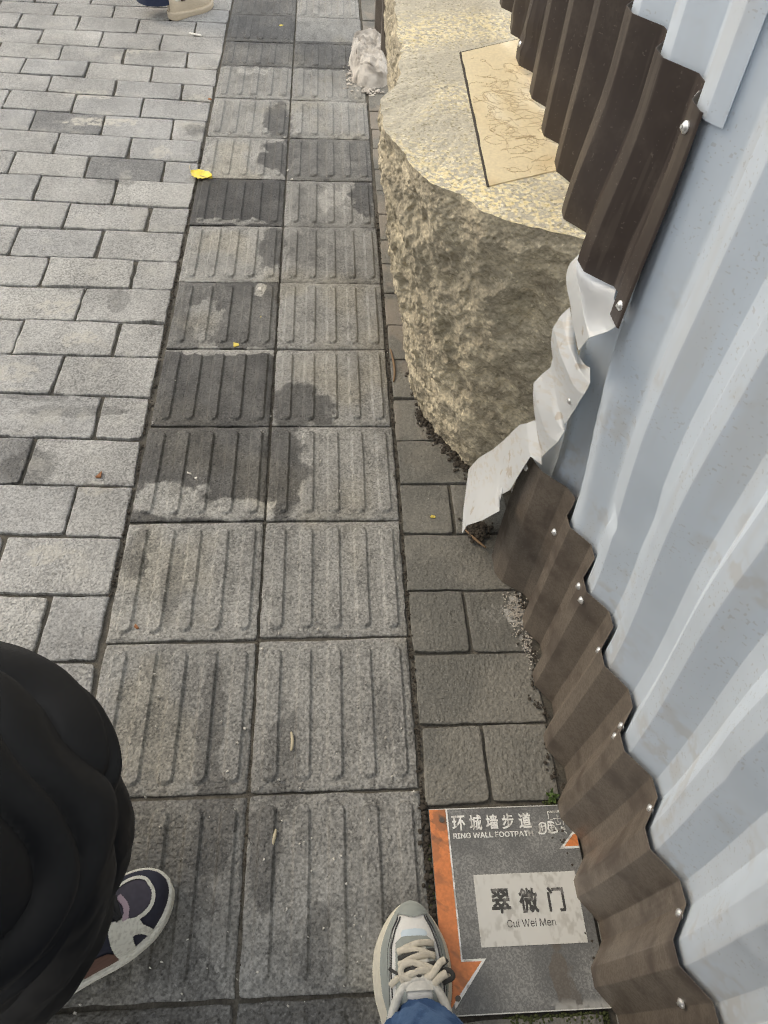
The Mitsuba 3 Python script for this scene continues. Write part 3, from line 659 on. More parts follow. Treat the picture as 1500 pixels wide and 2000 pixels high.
# ------------------------------------------------------------------ mortar footing and brown posts beyond the boulder
n1, n2 = 40, 64
ph, th = np.meshgrid(np.linspace(0.02, 1, n1), np.linspace(0, 2 * np.pi, n2, endpoint=False), indexing='ij')
ex = 0.078 * np.sign(np.cos(th)) * np.abs(np.cos(th)) ** 0.5; ey = 0.240 * np.sign(np.sin(th)) * np.abs(np.sin(th)) ** 0.6
prof_r = 1 - (1 - ph) ** 1.0
hh = 0.072 * (1 - ph ** 7)
x, y = 0.318 + ex * prof_r, 3.365 + ey * prof_r
rad = 1 + 0.30 * nfbm(x, y, 0, 14, 4, 5) * 2
P = np.stack([0.318 + ex * prof_r * rad, 3.365 + ey * prof_r * rad, hh + 0.018 * nfbm(x, y, 0, 16, 4, 9) * 2 * (1 - ph ** 8) + 0.012 * np.abs(nfbm(x, y, 0, 40, 3, 12)) * 4 * (1 - ph ** 8) - 0.004], -1)
add('mortar_footing', loft(P, True, False), 'mortar', smooth=40, label='rough pale mortar lump at the foot of the brown posts beyond the boulder', cat='mortar lump')
def channel(x, y, h=2.2):
    from shapely.geometry import Polygon
    prof = [(-.016, -.02), (.016, -.02), (.016, -.0165), (-.0125, -.0165), (-.0125, .0165), (.016, .0165), (.016, .02), (-.016, .02)]
    m = trimesh.creation.extrude_polygon(Polygon(prof), h, engine='earcut'); m.apply_translation([x, y, 0.0]); return m
for (x, y), l in (((.385, 3.345), 'dark brown steel post nearest the boulder, set in the pale mortar lump'), ((.372, 3.63), 'second dark brown steel post, standing behind the mortar lump')):
    k = thing('steel_post', l, 'post', 'brown posts beyond the boulder')
    add('channel', channel(x, y), 'brown_paint', parent=k)
    cap = trimesh.creation.box([0.04, 0.048, 0.004]); cap.apply_translation([x, y, 2.203]); add('cap', cap, 'brown_paint', parent=k)

# ------------------------------------------------------------------ the sign set in the pavement
SIGN = thing('footpath_sign', 'weathered metal footpath sign set in the pavement, with orange arrows and white Chinese lettering', 'sign')
SX0, SX1, SY0, SY1, SZ = 0.3122, 0.5640, -0.0370, 0.2640, 0.0032
def rr_poly(x0, x1, y0, y1): return [(x0, y0), (x1, y0), (x1, y1), (x0, y1)]
plate = trimesh.creation.box([SX1 - SX0, SY1 - SY0, 0.014])
plate.apply_translation([(SX0 + SX1) / 2, (SY0 + SY1) / 2, SZ - 0.007])
add('plate', plate, 'plate_dark', parent=SIGN)
e = 0.0004
for y in (SY0 + .0008, SY1 - .0007):
    add('edge_rim', stroke([(SX0, y), (SX1, y)], .0015, SZ - .002, SZ + e), 'sign_panel', parent=SIGN)
add('arrow', flat_poly([[(SX0 + .0002, .2630), (.3408, .2630), (.3428, .0330), (.3748, .0328), (.3262, -.0215), (.3122, -.0365)]], SZ - .001, SZ + .0006), 'orange_paint', parent=SIGN, label='orange arrow along the left edge, pointing towards the shoe')
add('arrow_border', flat_poly([[(.3412, .2630), (.3440, .2630), (.3452, .0362), (.3825, .0362), (.3275, -.0275), (.3262, -.0205), (.3748, .0328), (.3428, .0330)]], SZ - .001, SZ + .0008), 'sign_white', parent=SIGN)
add('arrow', flat_poly([[(.5570, .2140), (.5375, .1950), (.5630, .1950), (.5630, .2140)]], SZ - .001, SZ + .0006), 'orange_paint', parent=SIGN, label='tip of an orange arrow showing beside the brown strip')
add('arrow_border', flat_poly([[(.5570, .2185), (.5290, .1915), (.5635, .1915), (.5635, .1950), (.5375, .1950), (.5570, .2140), (.5635, .2140), (.5635, .2185)]], SZ - .001, SZ + .0008), 'sign_white', parent=SIGN)
PX = (.3769, .5471, .0511, .1560)
PANEL2 = add('name_panel', flat_poly([rr_poly(PX[0], PX[1], PX[2], PX[3])], SZ - .001, SZ + .0012), 'sign_panel', parent=SIGN, label='pale worn panel with the gate name')

GLYPHS = {
    '环': [[[[84,104],[109,128],[127,154],[147,189],[157,215],[156,218],[97,218],[94,221],[94,247],[96,249],[246,250],[249,248],[250,222],[247,218],[192,218],[179,186],[179,176],[191,181],[208,162],[240,119],[249,104],[249,98],[233,84],[225,83],[199,123],[179,146],[179,0],[149,1],[149,127],[107,79],[102,79],[84,98]]],[[[0,52],[1,57],[33,70],[33,135],[8,135],[5,140],[5,162],[8,166],[33,167],[33,217],[4,218],[1,224],[2,247],[5,249],[87,249],[91,246],[90,219],[62,217],[62,167],[84,164],[85,140],[82,135],[62,135],[62,82],[85,87],[88,84],[92,61],[86,56],[12,28],[5,31]]]],
    '城': [[[[0,60],[30,73],[30,156],[4,158],[3,184],[30,187],[31,246],[55,247],[58,245],[60,186],[84,185],[84,207],[87,210],[161,210],[162,248],[164,250],[188,250],[191,242],[200,248],[206,248],[239,218],[240,210],[246,207],[246,184],[243,181],[191,180],[197,112],[202,120],[216,162],[241,156],[240,145],[229,110],[205,63],[212,42],[220,30],[224,37],[227,71],[233,72],[250,60],[245,19],[233,2],[228,0],[207,2],[197,10],[184,32],[148,0],[139,0],[123,15],[128,23],[150,39],[175,68],[168,111],[162,181],[112,180],[113,155],[159,155],[162,151],[159,65],[156,52],[150,45],[140,41],[111,41],[105,52],[97,28],[84,4],[80,0],[68,0],[56,10],[56,16],[72,42],[76,57],[17,34],[8,33],[1,49]],[[192,226],[190,226],[191,210],[207,210]],[[108,69],[121,67],[131,69],[134,129],[112,128]],[[59,85],[81,89],[83,92],[83,159],[59,157]]]],
    '墙': [[[[0,69],[30,82],[30,157],[5,158],[3,160],[3,183],[6,186],[30,187],[30,242],[34,247],[58,246],[59,187],[83,185],[85,162],[117,163],[96,191],[99,200],[85,203],[85,224],[88,227],[148,227],[150,250],[175,250],[178,227],[237,227],[239,225],[239,203],[227,200],[231,191],[209,163],[249,160],[250,137],[246,134],[80,134],[75,139],[75,157],[59,156],[60,95],[82,102],[88,94],[90,124],[234,124],[236,122],[236,0],[208,0],[206,9],[117,9],[116,0],[88,0],[88,75],[15,42],[8,44]],[[116,36],[207,35],[207,98],[116,99]],[[177,169],[179,168],[190,180],[202,200],[177,200]],[[178,165],[179,162],[180,164]],[[125,201],[142,175],[145,169],[144,162],[148,162],[148,200]]],[[[122,91],[126,94],[201,93],[202,43],[199,41],[123,42]],[[146,64],[177,63],[178,71],[147,72]]]],
    '步': [[[[0,25],[4,28],[71,40],[113,57],[111,141],[74,141],[75,138],[94,132],[95,127],[72,94],[36,59],[27,58],[11,74],[12,81],[45,109],[68,139],[5,141],[2,145],[2,166],[5,170],[43,170],[43,227],[45,229],[71,229],[74,226],[75,170],[114,170],[114,247],[117,250],[145,249],[146,222],[221,222],[225,220],[226,199],[223,193],[146,192],[146,170],[247,170],[250,167],[248,141],[144,139],[145,74],[175,98],[201,137],[212,135],[228,127],[229,121],[212,94],[185,64],[158,44],[132,30],[101,17],[53,4],[32,0],[12,0]]]],
    '道': [[[[0,18],[0,24],[12,36],[39,54],[39,125],[5,126],[2,129],[2,152],[5,155],[66,154],[67,53],[91,38],[130,31],[178,31],[236,35],[250,33],[245,9],[238,5],[116,4],[89,10],[60,28],[50,30],[19,0],[15,0]]],[[[5,224],[16,235],[29,239],[69,194],[72,214],[110,215],[97,236],[97,240],[115,250],[122,249],[144,214],[170,214],[190,249],[214,243],[216,236],[204,215],[244,214],[246,212],[246,190],[243,188],[170,187],[166,177],[219,176],[224,172],[224,44],[221,41],[91,42],[89,45],[89,172],[94,176],[134,176],[137,187],[73,188],[70,190],[51,175],[45,175]],[[117,68],[194,67],[195,78],[118,79]],[[117,105],[194,103],[195,114],[118,115]],[[117,141],[194,139],[195,150],[118,151]]]],
    '翠': [[[[0,40],[1,64],[5,67],[20,67],[17,72],[18,82],[44,96],[62,115],[61,117],[15,117],[11,122],[12,145],[16,148],[104,149],[102,153],[93,153],[89,157],[88,171],[26,151],[16,153],[9,178],[14,182],[47,192],[19,206],[23,218],[15,219],[11,223],[11,245],[14,249],[117,250],[122,246],[125,249],[229,249],[233,247],[233,153],[229,151],[204,152],[200,172],[142,151],[144,148],[235,148],[238,146],[239,120],[236,117],[193,117],[188,109],[224,83],[225,78],[220,67],[245,67],[249,64],[250,40],[246,35],[143,35],[141,33],[141,0],[108,0],[107,35],[4,35]],[[183,216],[195,211],[198,202],[202,204],[201,218],[184,218]],[[155,69],[156,67],[191,68],[170,82]],[[122,180],[160,191],[132,202],[129,205],[132,217],[123,219]],[[101,117],[98,108],[126,88],[141,98],[155,116]],[[59,69],[60,67],[99,68],[77,84]],[[69,217],[81,211],[85,201],[89,203],[89,219],[69,219]]]],
    '微': [[[[0,115],[1,120],[31,157],[50,194],[55,198],[72,195],[70,224],[48,195],[23,169],[16,169],[3,189],[4,195],[30,222],[47,249],[55,250],[73,243],[76,240],[74,229],[96,228],[99,183],[104,184],[104,247],[106,249],[127,250],[131,247],[132,183],[136,184],[136,226],[139,229],[159,229],[162,226],[164,187],[174,248],[183,250],[201,247],[203,244],[203,233],[198,196],[243,196],[248,191],[248,169],[245,165],[238,163],[230,111],[215,66],[228,42],[250,21],[250,15],[237,0],[223,0],[210,12],[196,32],[166,0],[147,0],[138,13],[138,21],[129,20],[119,41],[119,47],[126,56],[126,83],[109,84],[103,36],[88,4],[84,0],[71,0],[64,6],[63,0],[33,0],[33,102],[16,92],[13,94]],[[192,164],[196,124],[199,117],[208,163]],[[150,113],[155,108],[155,75],[169,80],[173,76],[175,66],[179,63],[181,70],[171,108],[163,107],[155,115]],[[140,24],[142,23],[148,27],[159,38],[154,37]],[[63,27],[65,27],[68,30],[76,52],[78,109],[82,114],[72,115],[67,119],[68,145],[71,147],[153,147],[155,152],[76,152],[72,156],[71,161],[69,161],[63,149]]]],
    '门': [[[[10,237],[28,249],[38,250],[75,211],[76,236],[81,240],[247,240],[250,237],[250,17],[241,3],[235,0],[166,0],[158,19],[159,26],[164,29],[213,29],[213,207],[78,208],[83,193],[62,178],[55,178],[10,230]]],[[[0,193],[5,197],[33,197],[37,193],[37,0],[0,0]]]],
}
def glyph_mesh(ch, x0, x1, y0, y1, z0, z1):
    ms = []
    for rings in GLYPHS[ch]:
        rs = [[(x0 + (x1 - x0) * a / 250.0, y0 + (y1 - y0) * b / 250.0) for a, b in r] for r in rings]
        ms.append(flat_poly(rs, z0, z1))
    return join(ms)
for ch, (x0, y1, x1, y0) in zip('环城墙步道', [(.3502, .2516, .3730, .2270), (.3802, .2520, .4016, .2268), (.4091, .2516, .4303, .2274), (.4372, .2520, .4580, .2270), (.4664, .2527, .4880, .2269)]):
    add('character', glyph_mesh(ch, x0, x1, y0, y1, SZ - .001, SZ + .0009), 'sign_white', parent=SIGN)
for ch, (x0, y1, x1, y0) in zip('翠微门', [(.4012, .1341, .4325, .0977), (.4472, .1332, .4775, .0967), (.4943, .1333, .5218, .0967)]):
    add('character', glyph_mesh(ch, x0, x1, y0, y1, SZ + .0008, SZ + .0017), 'sign_ink', parent=PANEL2)
def words(text, x0, x1, y0, h, z0, bold=True):
    m = meshkit.text_mesh(text, h, 0.001, bold)
    b = m.bounds; s = (x1 - x0) / (b[1][0] - b[0][0])
    m.apply_translation([-b[0][0], 0, 0]); m.vertices[:, 0] *= s; m.apply_translation([x0, y0, z0]); return m
add('lettering', words('RING WALL FOOTPATH', .3503, .4880, .2143, .0082, SZ - .0002), 'sign_white', parent=SIGN)
add('lettering', words('Cui Wei Men', .4224, .5009, .0771, .0105, SZ + .0006, False), 'sign_ink', parent=PANEL2)
# emblem: a battlemented wall and brush-written characters
zz = (SZ - .001, SZ + .0009); w = .0010
em = []
cren = [(.5195, .2405)]
x = .5195
while x < .5440:
    cren += [(x, .2535), (x + .0022, .2535), (x + .0022, .2512), (x + .0044, .2512)]; x += .0044
em.append(stroke(cren, w, *zz))
for q in ([(.5275, .2410), (.5440, .2410)], [(.5350, .2480), (.5350, .2345)], [(.5225, .2395), (.5300, .2405)], [(.5305, .2350), (.5315, .2310), (.5380, .2312), (.5385, .2345)], [(.5440, .2400), (.5440, .2300)], [(.5375, .2440), (.5385, .2455)],
          [(.5390, .2280), (.5400, .2190)], [(.5370, .2245), (.5425, .2255)], [(.5440, .2270), (.5420, .2200), (.5465, .2160)], [(.5410, .2210), (.5455, .2235)]):
    em.append(stroke(q, w, *zz))
for q, ww in (([(.5015, .2330), (.5060, .2350), (.5125, .2335)], .0022), ([(.5010, .2320), (.5020, .2240), (.4985, .2180)], .0026), ([(.5045, .2330), (.5055, .2215)], .0016), ([(.5120, .2330), (.5115, .2220), (.5090, .2180)], .0022),
              ([(.4980, .2172), (.5090, .2168)], .0024), ([(.5035, .2285), (.5105, .2295)], .0014), ([(.5165, .2360), (.5250, .2365)], .0022), ([(.5150, .2340), (.5260, .2345), (.5268, .2320)], .0018), ([(.5170, .2320), (.5155, .2240), (.5190, .2195)], .0024),
              ([(.5185, .2300), (.5250, .2302)], .0015), ([(.5215, .2330), (.5215, .2215)], .0014), ([(.5185, .2260), (.5255, .2262)], .0014), ([(.5255, .2300), (.5290, .2240)], .0018), ([(.5150, .2190), (.5210, .2175), (.5300, .2195), (.5312, .2215)], .0030), ([(.5270, .2235), (.5310, .2225)], .0020)):
    em.append(stroke(q, ww, zz[0], zz[1] - .0001 * ww / .003))
add('emblem', join(em), 'sign_white', parent=SIGN, label='white emblem of a battlemented wall with brush-written characters')
for x, y in ((.3329, .2450), (.3325, -.0145)):
    m = trimesh.creation.cylinder(radius=.0042, height=.004, sections=20); m.apply_translation([x, y, SZ + .0002]); add('screw', m, 'screw_metal', parent=SIGN)

# ------------------------------------------------------------------ people: shoes, clothes, bodies
def cloth(name, col, rough=0.85, amp=0.12, **kw):
    def f(p, n, uv):
        return C(*col) * (1 - amp + 2 * amp * fbm(p.x * 180, p.y * 180, p.z * 180, 3))
    return mat(name, proc(f), rough, **kw)
cloth('black_cloth', (0.0052, 0.0053, 0.0060), 0.55, specular=0.3, sheen=0.12)
cloth('black_trim', (0.012, 0.012, 0.013), 0.8)
def denim(p, n, uv):
    w = 0.5 + 0.5 * dr.sin(p.x * 2600 + p.z * 2600 + p.y * 900)
    pale = smoothstep(0.45, 0.7, fbm(p.x * 45, p.y * 45, p.z * 20, 4))
    return mix(C(0.022, 0.056, 0.135), C(0.095, 0.165, 0.285), 0.75 * pale * (0.5 + 0.5 * fbm(p.x * 300, p.y * 300, p.z * 300, 2)) + 0.12 * w)
mat('blue_denim', proc(denim), 0.9)
cloth('navy_denim', (0.018, 0.026, 0.055), 0.9)
cloth('shoe_mesh_white', (0.66, 0.65, 0.61), 0.85, 0.10)
cloth('suede_grey', (0.275, 0.295, 0.270), 0.9, 0.10)
cloth('pale_blue_film', (0.50, 0.58, 0.63), 0.5, 0.05)
cloth('cream_foam', (0.62, 0.58, 0.47), 0.7, 0.10)
cloth('cream_lace', (0.56, 0.51, 0.41), 0.9, 0.22)
cloth('dark_lace', (0.052, 0.050, 0.046), 0.9, 0.2)
cloth('lining_dark', (0.05, 0.05, 0.052), 0.9)
cloth('collar_knit', (0.58, 0.56, 0.50), 0.9, 0.22)
cloth('mesh_purple', (0.056, 0.050, 0.066), 0.85, 0.25)
cloth('navy_suede', (0.020, 0.021, 0.034), 0.85, 0.2)
cloth('pink_suede', (0.36, 0.27, 0.31), 0.85, 0.1)
cloth('brown_suede', (0.115, 0.062, 0.045), 0.85, 0.2)
def dirty_white(p, n, uv):
    return mix(C(0.62, 0.61, 0.53), C(0.34, 0.32, 0.26), 0.5 * smoothstep(0.45, 0.72, fbm(p.x * 240, p.y * 240, p.z * 300, 4)))
mat('dirty_white_leather', proc(dirty_white), 0.6)
cloth('gold_leather', (0.50, 0.43, 0.32), 0.45, 0.1)
cloth('sock_maroon', (0.07, 0.030, 0.032), 0.9, 0.5)
cloth('skin', (0.46, 0.30, 0.215), 0.6, 0.05)
cloth('black_hair', (0.012, 0.010, 0.009), 0.5)
cloth('grey_knit', (0.10, 0.10, 0.11), 0.9)

from shapely import contains_xy
from shapely.geometry import Polygon, LineString

class Shoe:
    """Lasted shoe in its own frame: heel at x = 0, toe at x = L, y to the left, sole on z = 0."""
    def __init__(s, L, W, place, hmid=0.088, sole=0.030, toe=None, hk=(.70, .80, .88, 1.0, .96, .80, .63, .53, .44, .35, .12), ku=0.94):
        s.L, s.W, s.M, s.sole, s.ku = L, W, place, sole, ku
        k = np.array([0, .02, .06, .15, .30, .45, .57, .67, .77, .865, .93, .97, .99, 1.0])
        wv = np.array([0, .36, .56, .66, .68, .82, .97, 1.0, .94, .75, .54, .35, .20, 0]) if toe is None else np.array([0, .36, .56, .66, .68, .80, .94, 1.0, .98, .84, .64, .43, .25, 0])
        s.w = PchipInterpolator(k, wv)
        s.h = PchipInterpolator([0, .05, .2, .40, .52, .60, .70, .80, .90, .96, 1.0], np.array(hk) * hmid)
        s.spring = lambda q: 0.010 * sstep(0.72, 1.0, q) ** 1.5
    def surf(s, q, t, off=0.0, n=None):
        wu = s.w(q) * s.W / 2 * s.ku
        a = t * np.pi / 2
        y = wu * np.sign(np.sin(a)) * np.abs(np.sin(a)) ** 0.85
        z = s.sole * 0.8 + s.spring(q) + s.h(q) * np.abs(np.cos(a)) ** 0.72
        return np.stack([q * s.L * 0.985 + 0.004, y, z], -1)
    def grids(s, ns=300, nt=170):
        q = (1 - np.cos(np.linspace(0.0, np.pi, ns))) / 2; q = np.clip(0.5 * q + 0.5 * np.linspace(0, 1, ns), 0.0005, 0.9995)
        t = np.sin(np.linspace(-np.pi / 2, np.pi / 2, nt)) * 0.5 + np.linspace(-1, 1, nt) * 0.5
        Q, Tt = np.meshgrid(q, t, indexing='ij')
        P = s.surf(Q, Tt); N = vnormals(P)
        if N[ns // 2, nt // 2, 2] < 0: N = -N
        return P, N
    def world(s, m):
        m = m.copy(); m.apply_transform(s.M); return m
    def at(s, x, b, lift=0.0):
        """A point on the upper over (x from the heel, b to the right)."""
        q = np.clip(x / s.L, 0.001, 0.999); wu = s.w(q) * s.W / 2 * s.ku
        v = np.clip(-b / max(wu, 1e-4), -0.995, 0.995)
        a = math.asin(min(1, abs(v) ** (1 / 0.85))) * np.sign(v)
        return s.surf(np.array(q), np.array(a / (np.pi / 2))) + [0, 0, lift]
    def soles(s, n=120, prof=((-.003, 0.0), (.002, .003), (.0045, .010), (.0035, .016), (.005, .022), (.004, .028), (.0015, .0315))):
        q = (1 - np.cos(np.linspace(0, np.pi, n))) / 2
        pts = np.vstack([np.stack([q * s.L, s.w(q) * s.W / 2], -1), np.stack([q[-2:0:-1] * s.L, -s.w(q[-2:0:-1]) * s.W / 2], -1)])
        pts = pts[::-1]
        t = np.roll(pts, -1, 0) - np.roll(pts, 1, 0); nn = np.stack([-t[:, 1], t[:, 0]], -1); nn /= np.maximum(np.linalg.norm(nn, axis=1, keepdims=True), 1e-9)
        c = pts.mean(0)
        if ((pts - c) * nn).sum() < 0: nn = -nn
        qx = np.clip(pts[:, 0] / s.L, 0, 1)
        rings = []
        for o, z in prof:
            z = z * s.sole / .0315
            f = sstep(0, .0315, z)
            rings.append(np.column_stack([pts + nn * o, z + s.spring(qx) * (0.35 + 0.65 * f) + (0.010 * sstep(.35, .05, qx) * f)]))
        return loft(rings)
    def patch(s, P, N, mask, off):
        """The part of the upper where mask holds, raised by off."""
        n, m = P.shape[:2]
        f = grid_faces(n, m); G = (P + N * off).reshape(-1, 3)
        cen = P.reshape(-1, 3)[f].mean(1)
        keep = mask(s.L - cen[:, 0], -cen[:, 1], cen[:, 2])
        f = f[keep]
        u, inv = np.unique(f, return_inverse=True)
        me = TM(G[u], inv.reshape(-1, 3)); nn = N.reshape(-1, 3)[u]
        return me, nn
def put(parent, name, me_n, sh, bsdf, **kw):
    me, nn = me_n
    nn = nn @ sh.M[:3, :3].T
    me = sh.world(me)
    k = key_of(f'{parent}__{name}')
    scene[k] = {'type': 'ply', 'filename': meshkit.write_ply(me, True, normals=nn), 'face_normals': False, 'bsdf': {'type': 'ref', 'id': bsdf}}
    tag(k, **kw); return k
def poly(pts, smooth_n=0):
    if smooth_n: pts = spline(list(pts) + [pts[0]], smooth_n)
    return Polygon(pts).buffer(0)
def inside(g): return lambda a, b, z: contains_xy(g, a, b)
def heading(x, y, deg, mirror=False):
    c, s = math.cos(math.radians(deg)), math.sin(math.radians(deg))
    M = np.array([[c, -s, 0, x], [s, c, 0, y], [0, 0, 1, 0.0006], [0, 0, 0, 1.0]])
    if mirror: M = M @ np.diag([1, -1, 1, 1.0])
    return M

def rings_body(levels, n=96, k=60, folds=None, cap=True):
    """A garment: ellipses (x, y, z, rx, ry) along a line, smoothly joined, with folds(theta, t, P) moving the surface out."""
    A = np.array(levels, float)
    s = np.r_[0, np.cumsum(np.maximum(np.linalg.norm(np.diff(A[:, :3], axis=0), axis=1), 1e-4))]; s /= s[-1]
    B = PchipInterpolator(s, A)(np.linspace(0, 1, k))
    th = np.linspace(0, 2 * np.pi, n, endpoint=False)
    R = np.stack([B[:, 0:1] + B[:, 3:4] * np.cos(th), B[:, 1:2] + B[:, 4:5] * np.sin(th), np.repeat(B[:, 2:3], n, 1)], -1)
    if folds is not None:
        d = folds(th[None], np.linspace(0, 1, k)[:, None], R)
        R[..., 0] += d * np.cos(th); R[..., 1] += d * np.sin(th)
    return R
def lining(R, t):
    """Closed garment wall: the outer rings, folded in over the first ring to an inner wall."""
    c = R.mean(1, keepdims=True)
    inner = R + (c - R) / np.maximum(np.linalg.norm(c - R, axis=-1, keepdims=True), 1e-6) * t
    m = min(8, len(R) // 3)
    return loft(np.concatenate([inner[m:0:-1], inner[:1], R]), True, True)

def figure(parent, face, hip_l, hip_r, ank_l, ank_r, chest, neck, headc, h=1.66):
    """One continuous body under the clothes: head with a face, neck, trunk, arms to the pockets, legs to the ankles."""
    import manifold3d as m3
    def ball(p, r): return m3.Manifold.sphere(r, 14).translate([float(v) for v in p])
    def bone(a, ra, b, rb): return m3.Manifold.batch_hull([ball(a, ra), ball(b, rb)])
    f = np.array([math.cos(face), math.sin(face), 0]); l = np.array([-f[1], f[0], 0]); u = np.array([0, 0, 1.0])
    chest, neck, headc = map(np.array, (chest, neck, headc)); pel = (np.array(hip_l) + np.array(hip_r)) / 2
    bs = [bone(pel, .095, chest, .10), bone(chest, .09, neck, .05), bone(neck, .047, headc - .04 * u, .05),
          m3.Manifold.batch_hull([ball(headc + .02 * u - .015 * f, .078), ball(headc - .065 * u + .035 * f, .040), ball(headc + .03 * f, .066)]),
          bone(headc + .082 * f + .01 * u, .007, headc + .098 * f - .022 * u, .011), bone(headc + .076 * f - .055 * u + .014 * l, .008, headc + .076 * f - .055 * u - .014 * l, .008)]
    for sgn in (1, -1):
        bs += [m3.Manifold.batch_hull([ball(headc + sgn * .076 * l + .012 * u, .009), ball(headc + sgn * .078 * l - .028 * u - .008 * f, .008)]),
               ball(headc + .073 * f + sgn * .03 * l + .012 * u, .012)]
        sh = chest + sgn * .15 * l + .07 * u; el = sh + sgn * .04 * l - .26 * u - .05 * f; wr = pel + sgn * .14 * l + .02 * u + .09 * f
        bs += [bone(chest + .05 * u, .06, sh, .05), bone(sh, .045, el, .036), bone(el, .036, wr, .026)]
        for i in range(4):
            a = wr + .035 * (f * .6 - u) + (i - 1.5) * .016 * f; b = a + .035 * (-u) + .004 * f; c2 = b + .026 * (-u) - sgn * .012 * l
            bs += [bone(wr, .022, a, .010), bone(a, .009, b, .0085), bone(b, .0085, c2, .007)]
        th = wr + .03 * f - .015 * u
        bs += [bone(wr, .018, th, .011), bone(th, .010, th + .022 * f - .02 * u, .008)]
    for hp, an in ((hip_l, ank_l), (hip_r, ank_r)):
        hp, an = np.array(hp), np.array(an); kn = (hp + an) / 2 + .02 * f
        bs += [bone(hp, .075, kn, .05), bone(kn, .05, an, .034)]
    m = m3.Manifold.batch_boolean(bs, m3.OpType.Add).refine_to_length(0.02).to_mesh()
    me = trimesh.Trimesh(m.vert_properties[:, :3], m.tri_verts); trimesh.smoothing.filter_taubin(me, iterations=8)
    add('body', me, 'skin', smooth=True, parent=parent)
    hair = trimesh.creation.icosphere(subdivisions=4, radius=1.0); v = hair.vertices
    k = v @ f
    w = headc + .028 * u - .018 * f + v * (.094 + .006 * nz(v[:, 0], v[:, 1], v[:, 2], 14, 2)[:, None])
    keep = ~(((v[hair.faces].mean(1) @ f) > 0.42) & (v[hair.faces].mean(1)[:, 2] < 0.45)) & (v[hair.faces].mean(1)[:, 2] > -0.75)
    w2 = headc + .028 * u - .018 * f + v * .085
    hm = join([TM(w, hair.faces[keep]), TM(w2, hair.faces[keep][:, ::-1])])
    add('hair', hm, 'black_hair', smooth=True, parent=parent)

